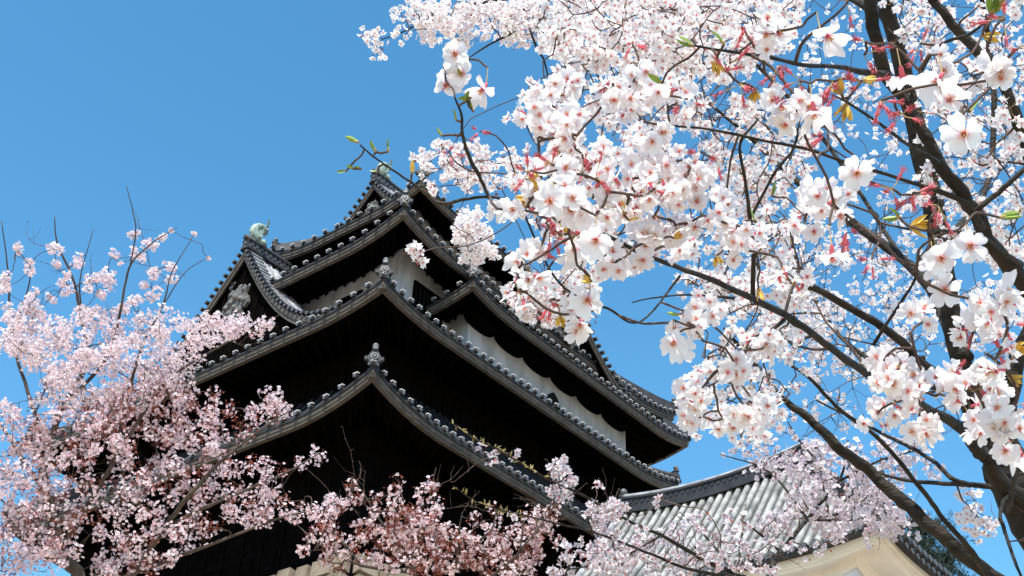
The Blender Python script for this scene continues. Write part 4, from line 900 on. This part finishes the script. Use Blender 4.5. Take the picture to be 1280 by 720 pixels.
# flowers that lost their petals: red stars on stalks, each a part
sv, sf, sm = spent_template(); spm = raw_mesh('spent_flower', sv, np.array(sf), sm, ['calyx', 'stalk', 'russet'])
SP = [(908, 95, 10, 1.65), (925, 110, 10, 1.65), (975, 88, 9, 1.65), (1000, 105, 10, 1.6), (1040, 108, 9, 1.6), (1075, 110, 9, 1.6), (1082, 58, 6, 1.7), (1100, 132, 7, 1.5), (1126, 148, 7, 1.5), (1115, 242, 10, 1.6), (1140, 250, 8, 1.6), (1172, 262, 9, 1.55), (1155, 246, 6, 1.6), (1255, 30, 8, 1.55), (1272, 66, 7, 1.5), (660, 222, 8, 1.6), (690, 212, 8, 1.7), (728, 222, 8, 1.7), (745, 228, 8, 1.7), (688, 292, 8, 1.6), (700, 300, 7, 1.6), (748, 285, 6, 1.6), (700, 330, 8, 1.7), (875, 195, 6, 1.8), (895, 205, 5, 1.8), (1080, 75, 5, 1.7), (1060, 8, 8, 1.8), (1150, 60, 8, 1.9), (1035, 170, 8, 1.75), (1025, 150, 7, 1.75), (930, 40, 7, 1.8), (790, 60, 8, 2.0), (1250, 410, 8, 1.6), (1236, 392, 6, 1.6), (1210, 450, 6, 1.6), (938, 60, 6, 1.7), (860, 130, 6, 1.8), (1060, 290, 7, 1.7), (1090, 330, 7, 1.8), (560, 195, 7, 2.6), (600, 170, 7, 2.4), (690, 380, 8, 1.9)]
cnt_s = 0; more_spent = []
for x, y, sprd, D in SP:
    c = at(x, y-6, D); T3.twig_to(c, .003, .0016)
    for k in range(4 if sprd > 6 else 2):
        o = unit(rng.normal(0, 1, 3)+np.array([0, 0, -.5])+unit(CAM-c)*.4); p = c+o*rng.uniform(.016, .032)
        B = basis(np.array([o]), rng.uniform(0, 6.28, 1))[0]; f = .0135*rng.uniform(.85, 1.2)
        if cnt_s >= 98: more_spent.append((p, o, f)); continue
        ob = bpy.data.objects.new('spent_flower', spm); col.objects.link(ob); ob.parent = T3.root; ob.matrix_parent_inverse = Matrix.Translation(-T3.root.location)
        ob.matrix_basis = Matrix.Translation(Vector(p)) @ Matrix([list(r)+[0] for r in B]+[[0, 0, 0, 1]]) @ Matrix.Scale(f, 4); cnt_s += 1
        T3.stalks.tube([c, c+o*.4*np.linalg.norm(p-c)+rng.normal(0, .001, 3), p-o*f*.7], [.0007, .0007, .0009], 'stalk', 5, False)
if more_spent:
    a, b, c, d, e = scatter(sv, sf, sm, np.zeros(len(sv)), np.array([q[0] for q in more_spent]), np.array([q[1] for q in more_spent]), np.array([q[2] for q in more_spent]), np.zeros(len(more_spent)))
    o = link('spent_flowers', raw_mesh('spent_flowers', a, b, c, ['calyx', 'stalk', 'russet']), T3.root); o['kind'] = 'stuff'
# opening leaf buds
def leaf_bud(p, d, L, mt, n=3):
    b = MB()
    for k in range(n):
        e = unit(d+rng.normal(0, .28 if n > 1 else .05, 3)); s_ = unit(np.cross(e, rng.normal(0, 1, 3))); u = np.cross(s_, e); P = []
        for t in np.linspace(0, 1, 6):
            wv = .17*L*math.sin(math.pi*min(1, t*.92+.08))**.8
            P.append([p+e*t*L+s_*a*wv+u*(abs(a)*wv*.7+t*t*L*.12) for a in (-1, -.4, 0, .4, 1)])
        b.grid(P, mt)
        b.tube([p-e*L*.06, p+e*L*.15, p+e*L*.30], [.05*L, .09*L, .03*L], 'stalk', 6)
    return b.build('leaf_bud', T3.root)
for x, y, D, dx, dy, L, mt, n in ((448, 178, 1.7, -.8, .6, .022, 'leaf', 2), (470, 190, 1.7, -.3, .8, .020, 'leaf', 1), (485, 190, 1.7, .0, 1, .022, 'leaf', 1), (432, 214, 1.7, -1, 0, .014, 'leaf', 1), (443, 211, 1.7, -.8, .6, .014, 'leaf', 1), (452, 211, 1.7, -.6, .3, .012, 'leaf', 1), (472, 214, 1.7, -.9, .3, .012, 'leaf', 1), (515, 218, 1.7, 0, 1, .022, 'bud', 1), (670, 240, 1.6, .1, 1, .030, 'bud', 4), (664, 232, 1.6, -.2, .8, .026, 'bud', 3), (660, 250, 1.6, -.8, .2, .026, 'bud', 3), (712, 292, 1.6, -.6, .3, .028, 'bud', 4), (780, 268, 1.7, 0, 1, .028, 'bud', 3), (785, 275, 1.7, .7, 0, .018, 'bud', 2), (842, 298, 1.8, .2, .4, .018, 'bud', 2), (866, 58, 1.6, -.8, .3, .026, 'leaf', 2), (905, 55, 1.65, -.8, .5, .026, 'leaf', 1), (828, 104, 1.7, -.9, .5, .026, 'leaf', 1), (893, 76, 1.65, .1, -.7, .028, 'bud', 4), (1058, 130, 1.6, 0, -.6, .032, 'bud', 5), (1052, 118, 1.6, -.3, .3, .030, 'bud', 4), (1078, 100, 1.6, .4, .3, .024, 'bud', 3), (945, 112, 1.65, 0, -.4, .026, 'bud', 3), (1240, 18, 1.6, .2, 1, .034, 'leaf', 4), (1228, 45, 1.6, .2, -.2, .030, 'bud', 4), (1138, 284, 1.55, .1, .1, .034, 'bud', 5), (1125, 272, 1.55, -.7, .3, .022, 'leaf', 2), (1250, 272, 1.7, .9, .3, .030, 'leaf', 2), (1212, 140, 1.6, .4, .9, .022, 'leaf', 1), (1265, 440, 1.6, .5, .3, .030, 'bud', 4), (965, 245, 1.9, .1, 1, .024, 'leaf', 1), (948, 360, 1.9, .2, -.2, .030, 'bud', 3), (850, 393, 2.0, -.8, .3, .024, 'leaf', 1), (895, 320, 1.9, 0, -.2, .026, 'bud', 4), (740, 352, 1.7, -.4, .2, .024, 'bud', 3), (672, 352, 1.7, -.5, .3, .024, 'bud', 3), (700, 395, 1.8, -.2, -.4, .026, 'bud', 4), (568, 83, 1.75, .3, -.6, .02, 'leaf', 2), (580, 128, 1.7, .3, .6, .02, 'leaf', 2), (589, 122, 1.7, -.9, .1, .02, 'leaf', 1), (570, 150, 1.7, -.2, .8, .018, 'leaf', 1), (592, 140, 1.7, -.3, .9, .02, 'leaf', 1), (553, 170, 1.7, -.3, .9, .016, 'leaf', 1), (1260, 470, 1.6, .4, -.3, .026, 'bud', 3), (945, 278, 1.85, .2, .9, .024, 'leaf', 1), (540, 246, 1.7, -.6, .9, .022, 'bud', 2)):
    p = at(x, y, D); d = unit(RT*dx+UP*dy+rng.normal(0, .15, 3)); T3.twig_to(p, .003, .0016); leaf_bud(p, d, L*(.72 if n > 2 else .95), mt, n+2 if n > 2 else n)
T3.bare_twigs(260, .24, .0024, xmin=640, dmin=3.4)
T3.finish(2, 100)

# ---- dark pine behind the annex
def pine(label, px, py, D, h):
    top = at(px, py, D); root = empty('pine_tree', (top[0], top[1], 0)); tag(root, label, 'tree')
    t = MB(); t.tube([(top[0], top[1], -.2), (top[0]+.1, top[1], top[2]*.5), (top[0], top[1], top[2]-.3)], [.35, .25, .05], 'bark', 8); t.build('trunk', root)
    br = MB(); pos, ax, sc = [], [], []
    for i in range(46):
        z = top[2]-h*(i/46)**.9-.2; a = rng.uniform(0, 6.28); L = .5+1.9*(i/46)**.8*rng.uniform(.6, 1.2); d = np.array([math.cos(a), math.sin(a), .12])
        b0 = np.array([top[0], top[1], z]); br.tube([b0, b0+d*L*.5, b0+d*L+[0, 0, .12*L]], [.05, .035, .012], 'bark', 5, False)
        for k in range(int(12+L*26)):
            q = b0+d*L*rng.uniform(.2, 1.05)+rng.normal(0, .17, 3); e = unit(rng.normal(0, .6, 3)+[0, 0, .8])
            for _ in range(9): pos.append(q+rng.normal(0, .04, 3)); ax.append(unit(e+rng.normal(0, .5, 3))); sc.append(.20)
    br.build('limbs', root)
    V = np.array([(-.05, 0, 0), (.05, 0, 0), (.02, .02, 1), (-.02, .02, 1)]); n = len(pos)
    a, b, c, d, e = scatter(V, [(0, 1, 2, 3)], [0], np.zeros(4), np.array(pos), np.array(ax), np.array(sc), np.zeros(n))
    o = link('crown', raw_mesh('crown', a, b, c, ['needle']), root)
pine('dark green pine tree showing behind the annex roof edge', 1150, 640, 40, 5.0)
